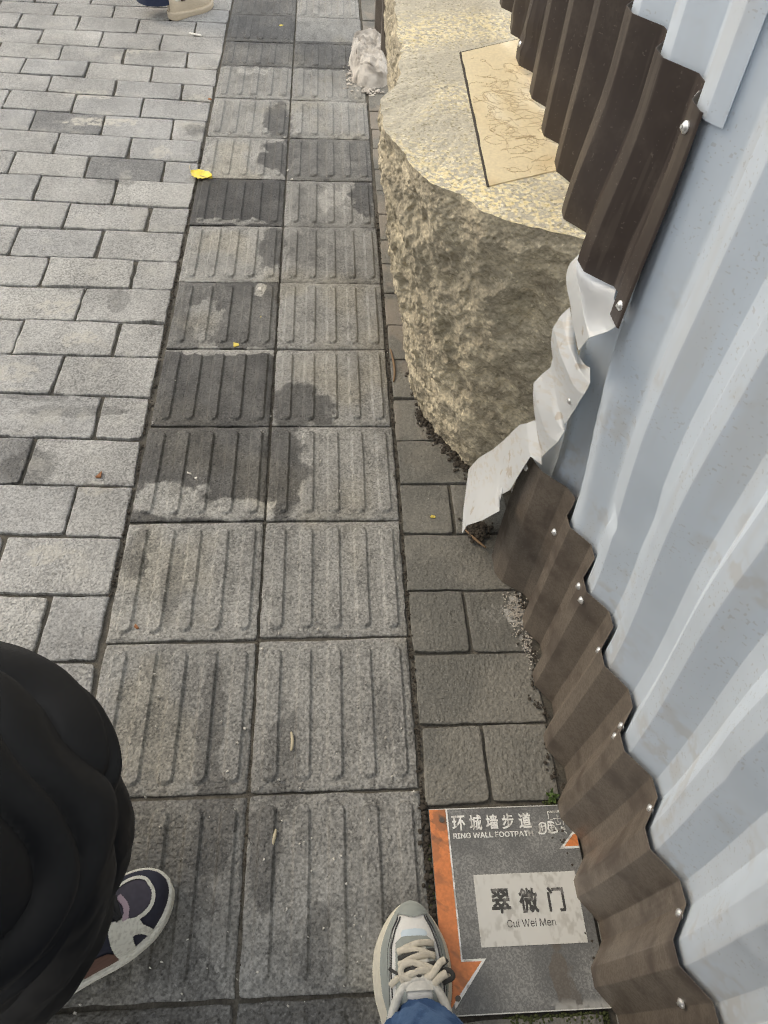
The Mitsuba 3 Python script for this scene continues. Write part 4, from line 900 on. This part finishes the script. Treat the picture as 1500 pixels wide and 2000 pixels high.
# --- the photographer: right foot and jeans hem at the lower edge
PH1 = thing('person', 'person in blue jeans and a cream running shoe standing beside the footpath sign', 'person')
def cream_shoe(parent, M, full=True):
    sh = Shoe(0.268, 0.109, M, 0.084, 0.036, hk=(.50, .52, .55, .68, .98, .93, .74, .60, .47, .36, .12), ku=0.90)
    SK = add('shoe', sh.world(sh.soles(prof=((-.001, 0.0), (.0045, .002), (.0062, .007), (.0048, .012), (.0042, .017), (.0015, .022), (-.001, .027), (-.0035, .0315)))), 'cream_foam', smooth=40, parent=parent, label='cream and grey running shoe' if full else None)
    P, N = sh.grids()
    base = put(SK, 'upper', sh.patch(P, N, lambda a, b, z: np.ones(len(a), bool), 0.0), sh, 'shoe_mesh_white')
    side = lambda a, b, z: (np.abs(b) > np.interp(a, [0, .012, .02, .04, .07, .12, .27], [0, .0, .020, .0295, .0365, .0395, .038]))
    put(SK, 'mudguard', sh.patch(P, N, side, 0.0016), sh, 'suede_grey')
    cap = poly([(-.005, -.03), (-.005, .03), (.022, .021), (.0235, .012), (.0265, .003), (.0255, -.006), (.0225, -.013), (.021, -.021)])
    put(SK, 'toe_cap', sh.patch(P, N, inside(cap), 0.0024), sh, 'suede_grey')
    for q, w in (([.026, .040, .065, .10, .14], [.022, .0305, .0385, .0415, .041]), ([.026, .040, .065, .10, .14], [.0185, .0265, .0345, .0375, .037])):
        for sg in (-1, 1):
            line = [sh.at(sh.L - a, sg * b, 0.0016) for a, b in zip(np.linspace(.024, .14, 26), np.interp(np.linspace(.024, .14, 26), q, w))]
            me = tube(line, 0.0011, 6); add('piping', sh.world(me), 'lining_dark', smooth=True, parent=SK)
    put(SK, 'film', sh.patch(P, N, inside(poly([(.044, -.016), (.0435, .014), (.0475, .019), (.053, .018), (.0535, -.018), (.048, -.019)], 60)), 0.0012), sh, 'pale_blue_film')
    stay = Polygon([(.053, -.018), (.0525, 0), (.053, .018), (.060, .027), (.11, .031), (.16, .028), (.16, .017), (.075, .018), (.0655, .012), (.064, 0), (.0655, -.012), (.075, -.018), (.16, -.017), (.16, -.028), (.11, -.031), (.060, -.027)])
    put(SK, 'eyestay', sh.patch(P, N, inside(stay), 0.0022), sh, 'suede_grey')
    put(SK, 'tongue', sh.patch(P, N, inside(Polygon([(.066, -.014), (.066, .014), (.125, .018), (.125, -.018)])), 0.0035), sh, 'collar_knit')
    for i, (a, da) in enumerate(((.0655, -.006), (.074, .005), (.083, -.007), (.093, .006), (.103, -.005))):
        b = np.linspace(-.026, .027, 15)
        line = [sh.at(sh.L - (a + da * (x / .027) + 6.0 * x * x), x, 0.004 + 0.004 * (1 - (x / .028) ** 2)) for x in b]
        add('lace', sh.world(tube(line, 0.0046, 8, flat=0.55)), 'cream_lace', smooth=True, parent=SK)
        if i in (1, 3):
            line2 = [sh.at(sh.L - (a + .0045 - da * (x / .027)), x, 0.0035 + 0.0035 * (1 - (x / .028) ** 2)) for x in b]
            add('lace', sh.world(tube(line2, 0.0036, 8, flat=0.55)), 'dark_lace', smooth=True, parent=SK)
    # padded collar round the ankle opening
    th = np.linspace(0, 2 * np.pi, 72, endpoint=False)
    cx = 0.085 + 0.073 * np.cos(th); cy = 0.0435 * np.sin(th)
    cz = 0.090 + 0.016 * np.cos(th)
    rr_ = 0.0062
    ring = []
    for i in range(72):
        d = np.array([math.cos(th[i]), 1.6 * math.sin(th[i]), 0]); d /= np.linalg.norm(d)
        ring.append([np.array([cx[i], cy[i], cz[i]]) + rr_ * (math.cos(v) * d + math.sin(v) * np.array([0, 0, 1.2])) for v in np.linspace(0, 2 * np.pi, 14, endpoint=False)])
    R = np.array(ring); f = grid_faces(72, 14, True); last = 71 * 14; j = np.arange(14)
    f = np.vstack([f, np.stack([last + j, last + (j + 1) % 14, (j + 1) % 14], -1), np.stack([last + j, (j + 1) % 14, j], -1)])
    m = TM(R.reshape(-1, 3), f); m.fix_normals()
    add('collar', sh.world(m), 'collar_knit', smooth=True, parent=SK)
    # quarter rising to the collar, open at the top
    lo = np.array([sh.surf(np.array(np.clip(x / sh.L, .01, .99)), np.array(np.sign(y) * 0.80 if abs(y) > .004 else 0.0)) if False else [0.085 + 0.078 * math.cos(t_), 0.050 * math.sin(t_), 0.050 + 0.022 * math.cos(t_)] for x, y, t_ in zip(cx, cy, th)])
    hi = np.stack([cx + .006 * np.cos(th), cy + .005 * np.sin(th), cz], -1)
    add('quarter', sh.world(loft([lo + (hi - lo) * k_ for k_ in np.linspace(0, 1, 6)], False, False)), 'suede_grey', smooth=True, parent=SK)
    inn = np.stack([0.085 + 0.066 * np.cos(th), 0.0385 * np.sin(th), cz - 0.004], -1)
    add('lining', sh.world(loft([inn, inn * [0.98, 0.9, 1] - [0, 0, .03]], False, True)), 'lining_dark', smooth=True, parent=SK)
    return SK, sh
SK, sh1 = cream_shoe(PH1, heading(0.2655, -0.1565, 90.0))
# the bow: cream loops with dark lace beside them
for pts, r, b in (([(.284, .010, .100), (.261, .005, .108), (.249, .003, .112), (.241, .009, .111), (.243, .017, .111), (.257, .021, .112), (.270, .017, .112), (.280, .007, .110), (.284, -.002, .106)], .0046, 'cream_lace'),
                  ([(.256, .016, .113), (.263, .008, .114), (.270, .001, .110)], .0030, 'dark_lace'),
                  ([(.274, .002, .110), (.285, .006, .112), (.294, .016, .110), (.305, .0235, .106)], .0050, 'cream_lace'),
                  ([(.280, .000, .107), (.290, .008, .108), (.298, .015, .106), (.309, .024, .103)], .0034, 'dark_lace'),
                  ([(.288, .000, .106), (.297, .003, .106), (.303, .010, .104), (.312, .010, .101), (.316, .004, .099), (.309, -.001, .099), (.300, -.004, .099)], .0038, 'dark_lace'),
                  ([(.283, -.010, .106), (.288, -.004, .110), (.296, .002, .110), (.305, .006, .107)], .0058, 'cream_lace'),
                  ([(.225, .017, .098), (.236, .010, .103), (.247, .006, .106), (.262, .008, .108)], .0022, 'dark_lace'),
                  ([(.226, -.004, .098), (.233, .002, .102), (.243, .006, .104), (.256, .003, .106)], .0042, 'cream_lace')):
    add('lace', tube(spline(pts, 40), r, 9, flat=0.6), b, smooth=True, parent=SK)
def leg_folds(seed, amp, s1=9.0):
    def f(th, t, R):
        x, y, z = R[..., 0], R[..., 1], R[..., 2]
        a = nfbm(x * 0.7, y * 0.7, z * 1.6 + 0.25 * np.sin(th), s1, 3, seed) * 2
        r = 1 - np.abs(nfbm(x, y, z * 1.3 + 0.12 * np.cos(th + seed), s1 * 0.8, 2, seed + 7) * 4)
        return amp * (0.8 * a + 0.9 * np.clip(r, 0, 1) - 0.3)
    return f
def jean_leg(ax, ay, hx, hy, seed):
    R = rings_body([(ax, ay, .088, .066, .082), (ax, ay - .002, .11, .066, .082), (ax + (hx - ax) * .2, ay + (hy - ay) * .2, .25, .068, .078), (ax + (hx - ax) * .5, ay + (hy - ay) * .5 + .02, .47, .074, .080), (ax + (hx - ax) * .8, ay + (hy - ay) * .8, .70, .088, .095), (hx, hy, .90, .100, .115)], 120, 110, leg_folds(seed, .011, 18))
    R[:, :, 2] += 0.006 * np.sin(np.linspace(0, 2 * np.pi, 120, endpoint=False) * 3 + seed)[None] * np.exp(-np.arange(110) / 6.0)[:, None]
    return lining(R, .004)
add('trousers', join([jean_leg(0.268, -0.105, 0.245, -0.40, 3), jean_leg(0.075, -0.385, 0.085, -0.42, 5), rings_body and loft(rings_body([(.165, -.41, .83, .17, .12), (.165, -.415, .92, .175, .12), (.165, -.42, 1.02, .165, .115)], 80, 20))]), 'blue_denim', smooth=40, parent=PH1)
cream_shoe(PH1, heading(0.07, -0.475, 94.0, True), False)
add('jacket', loft(rings_body([(.165, -.42, .86, .19, .135), (.165, -.425, 1.0, .185, .135), (.165, -.43, 1.2, .195, .135), (.165, -.44, 1.36, .175, .11), (.165, -.445, 1.42, .09, .075), (.165, -.445, 1.45, .065, .06)], 96, 50, leg_folds(31, .006, 12))), 'grey_knit', smooth=40, parent=PH1)
for sg in (1, -1):
    add('sleeve', loft([[np.array([.165 + sg * x, y, z]) + r * np.array([math.cos(v), math.sin(v), 0.25 * sg * math.cos(v)]) for v in np.linspace(0, 2 * np.pi, 28, endpoint=False)] for x, y, z, r in ((.175, -.45, 1.375, .03), (.20, -.45, 1.34, .06), (.232, -.46, 1.2, .058), (.245, -.465, 1.1, .053), (.235, -.42, .98, .05), (.20, -.36, .88, .046), (.185, -.345, .85, .04))]), 'grey_knit', smooth=40, parent=PH1)
figure(PH1, math.pi / 2, (.085, -.42, .90), (.245, -.41, .90), (.075, -.40, .08), (.265, -.115, .085), (.165, -.44, 1.25), (.165, -.445, 1.40), (.165, -.435, 1.56))

# --- the person in black at the left edge
PH2 = thing('person', 'person in loose black trousers and black padded coat, wearing a navy sneaker', 'person')
HD = 38.0
def navy_shoe(parent, M, full=True):
    sh = Shoe(0.272, 0.106, M, 0.090, 0.028, toe=1)
    SK = add('shoe', sh.world(sh.soles()), 'dirty_white_leather', smooth=40, parent=parent, label='navy and white sneaker with pink and brown patches' if full else None)
    P, N = sh.grids()
    put(SK, 'upper', sh.patch(P, N, lambda a, b, z: np.ones(len(a), bool), 0.0), sh, 'navy_suede')
    box_pts = [(.020, -.001), (.021, .012), (.034, .0265), (.056, .031), (.068, .029), (.078, .020), (.080, 0), (.078, -.020), (.060, -.029), (.033, -.024), (.0215, -.0125)]
    outer = poly(box_pts, 120); inner_ = outer.buffer(-.0048)
    put(SK, 'toe_box', sh.patch(P, N, inside(inner_), 0.0008), sh, 'mesh_purple')
    put(SK, 'rim', sh.patch(P, N, inside(outer.difference(inner_)), 0.0024), sh, 'dirty_white_leather')
    put(SK, 'lace_stay', sh.patch(P, N, inside(Polygon([(.0625, -.014), (.0600, 0), (.0615, .010), (.070, .022), (.080, .021), (.072, .012), (.0690, .006), (.0685, 0), (.071, -.013)])), 0.0028), sh, 'pink_suede', label='pink band across the front of the lacing')
    over = Polygon([(.062, .026), (.079, .018), (.094, .0135), (.099, .016), (.101, .022), (.108, .040), (.112, .060), (.052, .060), (.052, .046), (.058, .038), (.058, .031)])
    win = poly([(.078, .0425), (.066, .0455), (.056, .060), (.085, .060), (.083, .050)], 50)
    put(SK, 'overlay', sh.patch(P, N, inside(over.difference(win)), 0.0026), sh, 'dirty_white_leather')
    put(SK, 'overlay', sh.patch(P, N, inside(Polygon([(.062, -.026), (.079, -.018), (.094, -.0135), (.101, -.022), (.110, -.060), (.052, -.060), (.058, -.031)])), 0.0026), sh, 'dirty_white_leather')
    put(SK, 'brown_patch', sh.patch(P, N, inside(Polygon([(.106, .047), (.116, .0415), (.132, .038), (.152, .037), (.172, .038), (.172, .042), (.150, .0415), (.142, .047), (.132, .0435), (.120, .0485)])), 0.0020), sh, 'brown_suede', label='brown suede patch on the outer side')
    for pts in ([(.105, .018), (.135, .022), (.148, .026), (.150, .030)], [(.160, .030), (.172, .031), (.166, .036)]):
        add('stripe', sh.world(tube([sh.at(sh.L - a, b, .0012) for a, b in zip(np.interp(np.linspace(0, 1, 24), np.linspace(0, 1, len(pts)), [p[0] for p in pts]), np.interp(np.linspace(0, 1, 24), np.linspace(0, 1, len(pts)), [p[1] for p in pts]))], .0017, 6, flat=.5)), 'pink_suede', smooth=True, parent=SK)
    for a, da in ((.076, .004), (.086, -.004), (.097, .005), (.108, -.004)):
        b = np.linspace(-.017, .0175, 13)
        add('lace', sh.world(tube([sh.at(sh.L - (a + da * x / .017), x, .004 + .003 * (1 - (x / .019) ** 2)) for x in b], .0042, 8, flat=.5)), 'black_trim', smooth=True, parent=SK)
    return SK
toe = np.array([-.1165, .1615]); d38 = np.array([math.cos(math.radians(HD)), math.sin(math.radians(HD))])
heel = toe - .272 * d38
navy_shoe(PH2, heading(heel[0], heel[1], HD))
heel2 = heel + np.array([-.24, .16])
navy_shoe(PH2, heading(heel2[0], heel2[1], HD + 14, True), False)
def big_folds(seed, amp):
    def f(th, t, R):
        x, y, z = R[..., 0], R[..., 1], R[..., 2]
        w = z * 19.0 + 1.8 * np.sin(th + seed) + 5.0 * nfbm(x, y, z, 4, 2, seed) * 2
        roll = np.abs(np.sin(w)) ** 0.55 * (0.45 + 0.55 * sstep(-0.2, 0.3, nfbm(x, y, z, 5, 2, seed + 4)))
        return amp * (roll - 0.5) + amp * 0.25 * nfbm(x, y, z, 24, 3, seed + 9) * 2
    return f
def black_leg(dx, dy, seed):
    R = rings_body([(-.342 + dx, .012 + dy, .066, .082, .080), (-.335 + dx, .018 + dy, .10, .096, .094), (-.306 + dx, .040 + dy, .22, .134, .126), (-.266 + dx, .072 + dy, .38, .162, .152), (-.246 + dx, .092 + dy, .52, .176, .163), (-.265 + dx, .075 + dy, .70, .165, .160), (-.31 + dx * .8, .04 + dy * .8, .90, .15, .16)], 220, 240, big_folds(seed, .024))
    return lining(R, .006)
add('trousers', join([black_leg(0, 0, 3), black_leg(-.245, .15, 8)]), 'black_cloth', smooth=60, parent=PH2)
def coat_folds(th, t, R):
    z = R[..., 2]
    x, y = R[..., 0], R[..., 1]
    w = 30 * (z + .45 * x - .30 * y) + 5.5 * nfbm(x, y, z, 5, 2, 4) * 2
    crease = np.abs(np.sin(w)) ** 0.5
    w2 = 34 * (x * .6 + z * .8) + 3 * nfbm(x, y, z, 9, 2, 6) * 2
    hem = -.007 * np.exp(-((z - .632) / .006) ** 2)
    return hem + .020 * (crease - .6) + .008 * (np.abs(np.sin(w2)) ** .6 - .6) * sstep(-.1, .15, nfbm(x, y, z, 7, 2, 9)) + .006 * nfbm(x, y, z, 12, 3, 4) * 2
CR = rings_body([(-0.311, 0.077, 0.6, 0.248, 0.187), (-0.311, 0.077, 0.625, 0.263, 0.202), (-0.339, 0.048, 0.7, 0.263, 0.202), (-0.383, 0.004, 0.85, 0.258, 0.192), (-0.45, 0.01, 1.05, 0.235, 0.19), (-0.45, 0.01, 1.25, 0.235, 0.185), (-0.44, 0.02, 1.38, 0.19, 0.15), (-0.42, 0.04, 1.44, 0.1, 0.09), (-0.42, 0.04, 1.48, 0.085, 0.08)], 240, 260, coat_folds)
add('coat', lining(CR, .012), 'black_cloth', smooth=60, parent=PH2)
for sg in (1, -1):
    l38 = np.array([-d38[1], d38[0]]) * sg
    add('sleeve', loft([[np.array([-.45 + l38[0] * x + d38[0] * y, .01 + l38[1] * x + d38[1] * y, z]) + r * np.array([math.cos(v), math.sin(v), 0]) for v in np.linspace(0, 2 * np.pi, 28, endpoint=False)] for x, y, z, r in ((.17, 0, 1.40, .04), (.20, 0, 1.36, .075), (.235, -.02, 1.2, .075), (.245, -.03, 1.08, .07), (.24, .06, .97, .065), (.215, .14, .90, .055))]), 'black_cloth', smooth=40, parent=PH2)
l3 = np.array([-d38[1], d38[0], 0])
figure(PH2, math.radians(HD), np.array([-.42, .02, .88]) + .09 * l3, np.array([-.42, .02, .88]) - .09 * l3, (heel2[0] + .04, heel2[1] + .04, .075), (heel[0] + .045, heel[1] + .035, .075), (-.45, .01, 1.25), (-.43, .035, 1.40), (-.415, .05, 1.57))

# --- the walker at the top edge
PH3 = thing('person', 'person walking away at the top edge in dark navy trousers and a pale gold sneaker', 'person')
def gold_shoe(parent, M):
    sh = Shoe(0.262, 0.100, M, 0.085, 0.026)
    SK = add('shoe', sh.world(sh.soles()), 'gold_leather', smooth=40, parent=parent)
    P, N = sh.grids(150, 90)
    put(SK, 'upper', sh.patch(P, N, lambda a, b, z: np.ones(len(a), bool), 0.0), sh, 'gold_leather')
    put(SK, 'heel_tab', sh.patch(P, N, lambda a, b, z: a > sh.L - .05, 0.003), sh, 'gold_leather')
    put(SK, 'tongue', sh.patch(P, N, inside(Polygon([(.07, -.016), (.07, .016), (.13, .02), (.13, -.02)])), .003), sh, 'navy_suede')
    th = np.linspace(0, 2 * np.pi, 48)
    add('collar', sh.world(tube(np.stack([.072 + .056 * np.cos(th), .031 * np.sin(th), .088 + .016 * np.cos(th)], -1), .007, 10, caps=False)), 'dirty_white_leather', smooth=True, parent=SK)
    add('sock', sh.world(loft([[[.068 + r * math.cos(v) * 1.3 - .1 * (z - .08), r * math.sin(v), z] for v in np.linspace(0, 2 * np.pi, 28, endpoint=False)] for z, r in ((.07, .033), (.10, .032), (.16, .034), (.24, .036))])), 'sock_maroon', smooth=True, parent=SK)
WX, WY = -.560, 3.775
gold_shoe(PH3, heading(WX, WY, 52.0))
gold_shoe(PH3, heading(WX - .30, WY + .42, 66.0, True))
add('trousers', join([lining(rings_body([(WX - .06, WY + .06, .062, .085, .085), (WX - .06, WY + .065, .11, .085, .085), (WX - .02, WY + .14, .45, .075, .085), (WX - .05, WY + .20, .90, .09, .10)], 80, 60, leg_folds(12, .006, 12)), .004),
                      lining(rings_body([(WX - .27, WY + .47, .085, .08, .085), (WX - .25, WY + .42, .45, .075, .085), (WX - .21, WY + .28, .90, .09, .10)], 80, 60, leg_folds(14, .006, 12)), .004),
                      loft(rings_body([(WX - .13, WY + .24, .82, .17, .13), (WX - .13, WY + .24, 1.0, .16, .12)], 60, 12))]), 'navy_denim', smooth=40, parent=PH3)
add('jacket', loft(rings_body([(WX - .13, WY + .24, .84, .19, .14), (WX - .13, WY + .25, 1.05, .18, .135), (WX - .13, WY + .26, 1.25, .195, .135), (WX - .13, WY + .26, 1.38, .15, .1), (WX - .13, WY + .26, 1.44, .07, .065)], 80, 40, leg_folds(33, .006, 12))), 'grey_knit', smooth=40, parent=PH3)
for sg in (1, -1):
    add('sleeve', loft([[np.array([WX - .13 + sg * x, WY + .25 + y, z]) + r * np.array([math.cos(v), math.sin(v), 0]) for v in np.linspace(0, 2 * np.pi, 24, endpoint=False)] for x, y, z, r in ((.16, 0, 1.38, .03), (.19, 0, 1.34, .055), (.22, 0, 1.2, .054), (.23, -.01, 1.08, .05), (.22, .06, .97, .046), (.19, .12, .88, .04))]), 'grey_knit', smooth=40, parent=PH3)
figure(PH3, math.radians(66), (WX - .20, WY + .26, .88), (WX - .06, WY + .2, .88), (WX - .27, WY + .46, .08), (WX - .02, WY + .07, .08), (WX - .13, WY + .25, 1.24), (WX - .13, WY + .25, 1.38), (WX - .12, WY + .27, 1.54))

# ------------------------------------------------------------------ small things on the ground
def leaf_color(p, n, uv):
    return mix(C(0.80, 0.62, 0.07), C(0.68, 0.58, 0.12), smooth_noise(p))
def smooth_noise(p): return smoothstep(0.4, 0.65, fbm(p.x * 90, p.y * 90, 0.0, 3))
scene['yellow_leaf_blade'] = {'type': 'twosided', 'nested': {'type': 'principled', 'base_color': proc(leaf_color), 'roughness': 0.5}}
mat('dry_twig', (0.20, 0.13, 0.075), 0.9); mat('pale_twig', (0.45, 0.40, 0.28), 0.8)
mat('paper_white', (0.72, 0.70, 0.64), 0.8); mat('petal_yellow', (0.62, 0.50, 0.10), 0.7); mat('dead_leaf', (0.24, 0.105, 0.045), 0.8)
mat('plant_green', (0.075, 0.12, 0.03), 0.6); mat('moss_green', (0.045, 0.055, 0.018), 0.95); mat('grit_pale', (0.55, 0.53, 0.48), 0.9); mat('grit_dark', (0.045, 0.038, 0.030), 0.95)

def leaf_mesh(L, W, M, curl=0.012, seed=1):
    nu, nv = 26, 15
    u = np.linspace(0, 1, nu); v = np.linspace(-1, 1, nv); U, V = np.meshgrid(u, v, indexing='ij')
    half = W / 2 * np.sin(np.pi * U ** 0.85) ** 0.8 * (1 + 0.10 * np.sin(U * 38) * np.abs(V))
    X, Y = (U - 0.5) * L, V * half
    Z = 0.003 + curl * np.abs(V) ** 1.6 * (0.5 + 0.8 * U) - 0.0015 * np.exp(-(V / .12) ** 2) + 0.004 * nfbm(X, Y, 0, 60, 3, seed) * 2 + .006 * (U - .5) ** 2 * 4
    m = thick_sheet(np.stack([X, Y, Z], -1), 0.0005); m.apply_transform(M); return m
def Mat(x, y, z, deg, tilt=0):
    return trimesh.transformations.translation_matrix([x, y, z]) @ trimesh.transformations.rotation_matrix(math.radians(deg), [0, 0, 1]) @ trimesh.transformations.rotation_matrix(math.radians(tilt), [1, 0, 0])
LEAF = thing('fallen_leaf', 'curled yellow fallen leaf lying on the seam between pavers and tactile tiles', 'leaf')
add('blade', leaf_mesh(.085, .054, Mat(-.285, 2.392, .003, -28, 3), .007), 'yellow_leaf_blade', smooth=50, parent=LEAF)
add('midrib', tube(spline([(-.320, 2.412, .007), (-.300, 2.401, .0062), (-.280, 2.390, .0055), (-.255, 2.376, .0075)], 16), .0008, 6), 'pale_twig', smooth=True, parent=LEAF)
add('stalk', tube(spline([(-.320, 2.412, .007), (-.330, 2.435, .008), (-.3335, 2.470, .004)], 14), .0013, 6), 'pale_twig', smooth=True, parent=LEAF)

def flake(x, y, r, seed, h=0.0025):
    g = np.random.default_rng(seed); n = g.integers(5, 8)
    a = np.sort(g.uniform(0, 2 * np.pi, n)); rad = r * g.uniform(.6, 1.2, n)
    p = [(x + q * math.cos(t), y + q * math.sin(t)) for q, t in zip(rad, a)]
    m = flat_poly([p], 0.0006, h); m.vertices[:, 2] += np.where(m.vertices[:, 2] > .0015, .0015 * g.uniform(-1, 1, len(m.vertices)), 0); return m
st = trimesh.creation.cylinder(radius=.0042, height=.055, sections=14); st.apply_transform(Mat(-.434, 3.612, .005, 68, 90))
add('paper_stick', st, 'paper_white', smooth=40, label='short white paper stick lying on the pavers near the walking person', cat='litter')
for (x, y, r), l in (((-.062, 3.758, .010), 'yellow petal on a dark tactile tile near the top edge'), ((.377, .909, .0055), 'yellow petal on the half paver beside the white flap'), ((-.109, 1.506, .010), 'yellowish petal at the joint below a dark damp tile'),
                     ((-.039, 1.629, .008), 'yellowish petal lying on an olive damp tile')):
    add('petal', flake(x, y, r, int(abs(x) * 1e4)), 'petal_yellow', label=l, cat='petal', group='yellow petals on the paving')
for (x, y, r), l in (((-.389, 1.040, .011), 'reddish brown leaf scrap on a paver left of the tactile tiles'), ((-.241, .639, .007), 'small reddish leaf scrap at the foot of a tactile bar'), ((-.314, 2.985, .010), 'brown leaf scrap in the joint beside the far tactile tiles')):
    add('leaf_scrap', flake(x, y, r, int(abs(y) * 1e4), .004), 'dead_leaf', label=l, cat='leaf', group='brown leaf scraps on the paving')
for pts, b, l in (([(.072, .375, .004), (.074, .392, .006), (.071, .410, .004)], 'pale_twig', 'pale straw lying along a tactile bar nearer the boulder'), ([(.045, .214, .004), (.048, .226, .006), (.050, .240, .004)], 'pale_twig', 'pale straw lying on the tactile tile between the two shoes'),
                  ([(.313, 1.36, .003), (.318, 1.40, .006), (.316, 1.45, .006), (.312, 1.49, .004)], 'dry_twig', 'brown curled twig in the joint beside the boulder'), ([(.447, .868, .004), (.468, .836, .008), (.485, .815, .010)], 'dry_twig', 'brown twig poking out from under the curled white flap')):
    w = spline(pts, 16)
    add('twig', tube(w, .0018 + .0012 * np.sin(np.linspace(0, np.pi, 16)), 6), b, smooth=True, label=l, cat='twig')
ms = []
g = np.random.default_rng(4)
for x, y, r in ((-.056, 1.761, .008), (-.182, 1.044, .006), (-.165, 1.03, .005), (-.015, .42, .003), (-.10, .20, .003), (-.085, .14, .003), (-.09, .105, .004), (-.10, .055, .003), (-.135, .34, .003), (.02, 2.39, .006), (-.012, 2.69, .006), (.005, 2.45, .005)):
    ms.append(flake(x, y, r, int(abs(x * 7e3 + y * 1e3))))
for i in range(150):
    x, y = g.uniform(-1.2, .5), g.uniform(-.02, 3.9); ms.append(flake(x, y, g.uniform(.0008, .0022), 900 + i, .002))
for i in range(110):
    x, y = g.uniform(-.29, .29), abs(g.normal(0, .55)) - .02; ms.append(flake(x, y, g.uniform(.0008, .0026), 2900 + i, .008))
add('pale_grit', join(ms), 'grit_pale', label='scattered chips of pale grit on the paving', kind='stuff')
ms = []
def crumbs(n, fx, r0, r1, z=(-.008, .0015), sq=.7):
    for i in range(n):
        x, y = fx(g); ms.append(lump((x, y, g.uniform(*z)), g.uniform(r0, r1), int(g.integers(1e6)), .35, 1 if r1 > .004 else 0, sq))
crumbs(420, lambda g: (-.3045 + g.normal(0, .0022), g.uniform(.7, 2.6)), .0012, .0034)
crumbs(500, lambda g: (.3040 + g.normal(0, .0025), g.uniform(0, 2.2)), .0012, .0036)
crumbs(260, lambda g: (.3040 + g.normal(0, .004), g.uniform(-.05, .28)), .0015, .0045)
crumbs(300, lambda g: (0 + g.normal(0, .0018), g.uniform(0, 2.0)), .001, .0024)
crumbs(420, lambda g: (lambda t: (.372 + .10 * t + g.normal(0, .010), 1.25 - .20 * t + g.normal(0, .012)))(g.uniform(0, 1)), .0015, .005, (0, .004))
crumbs(140, lambda g: (.365 + g.normal(0, .008), g.uniform(1.3, 2.1)), .0015, .005, (0, .004))
crumbs(160, lambda g: (.475 + g.normal(0, .012), .865 + g.normal(0, .014)), .002, .006, (0, .006))
crumbs(200, lambda g: (lambda y: (.545 + .012 * math.sin(y * 50) + g.normal(0, .006), y))(g.uniform(0, .74)), .0012, .004, (0, .003))
add('joint_debris', join(ms), 'grit_dark', smooth=False, label='dark soil crumbs filling the joints and the foot of the boulder and fence', kind='stuff')
ms = []
crumbs(300, lambda g: (.530 + g.normal(0, .011), .655 + g.normal(0, .030)), .0006, .0022, (0, .001), .4)
crumbs(120, lambda g: (.542 + g.normal(0, .006), .575 + g.normal(0, .02)), .0006, .002, (0, .002), .45)
crumbs(90, lambda g: (.255 + g.normal(0, .02), 3.22 + g.normal(0, .06)), .002, .007, (0, .004), .5)
crumbs(70, lambda g: (.31 + g.normal(0, .03), 3.11 + g.normal(0, .02)), .002, .007, (0, .004), .5)
add('mortar_crumbs', join(ms), 'mortar', smooth=False, label='white mortar crumbs against the brown strip and the mortar lump', kind='stuff')
ms = []
for i in range(500):
    x, y = g.uniform(.40, .56), -.040 - abs(g.normal(0, .012))
    ms.append(lump((x, y, g.uniform(-.006, .0015)), g.uniform(.0012, .0030), i, .4, 0, .8))
for i in range(240):
    ms.append(lump((.543 + g.normal(0, .010), .2685 + g.normal(0, .003), g.uniform(-.006, .001)), g.uniform(.001, .0026), i, .4, 0, .8))
for i in range(160):
    ms.append(lump((.3075 + g.normal(0, .002), g.uniform(.0, .26), g.uniform(-.010, -.004)), g.uniform(.001, .003), i, .4, 0, .8))
add('moss', join(ms), 'moss_green', smooth=True, label='dark green moss in the joint below the footpath sign', kind='stuff')
PLANT = thing('seedling', 'tiny green seedling growing in the joint above the footpath sign', 'plant')
for i, (a, L, W, tl) in enumerate(((20, .014, .009, 20), (100, .013, .008, 25), (170, .012, .009, 15), (250, .013, .008, 30), (310, .011, .007, 40))):
    m = leaf_mesh(L, W, Mat(.531 + .006 * math.cos(math.radians(a)), .2765 + .006 * math.sin(math.radians(a)), .004 + .002 * (i % 3), a, tl), .002, i)
    add('leaf', m, 'plant_green', smooth=50, parent=PLANT)
add('stem', tube([(.531, .2755, -.008), (.531, .276, 0), (.5312, .2765, .006)], .0009, 6), 'plant_green', smooth=True, parent=PLANT)
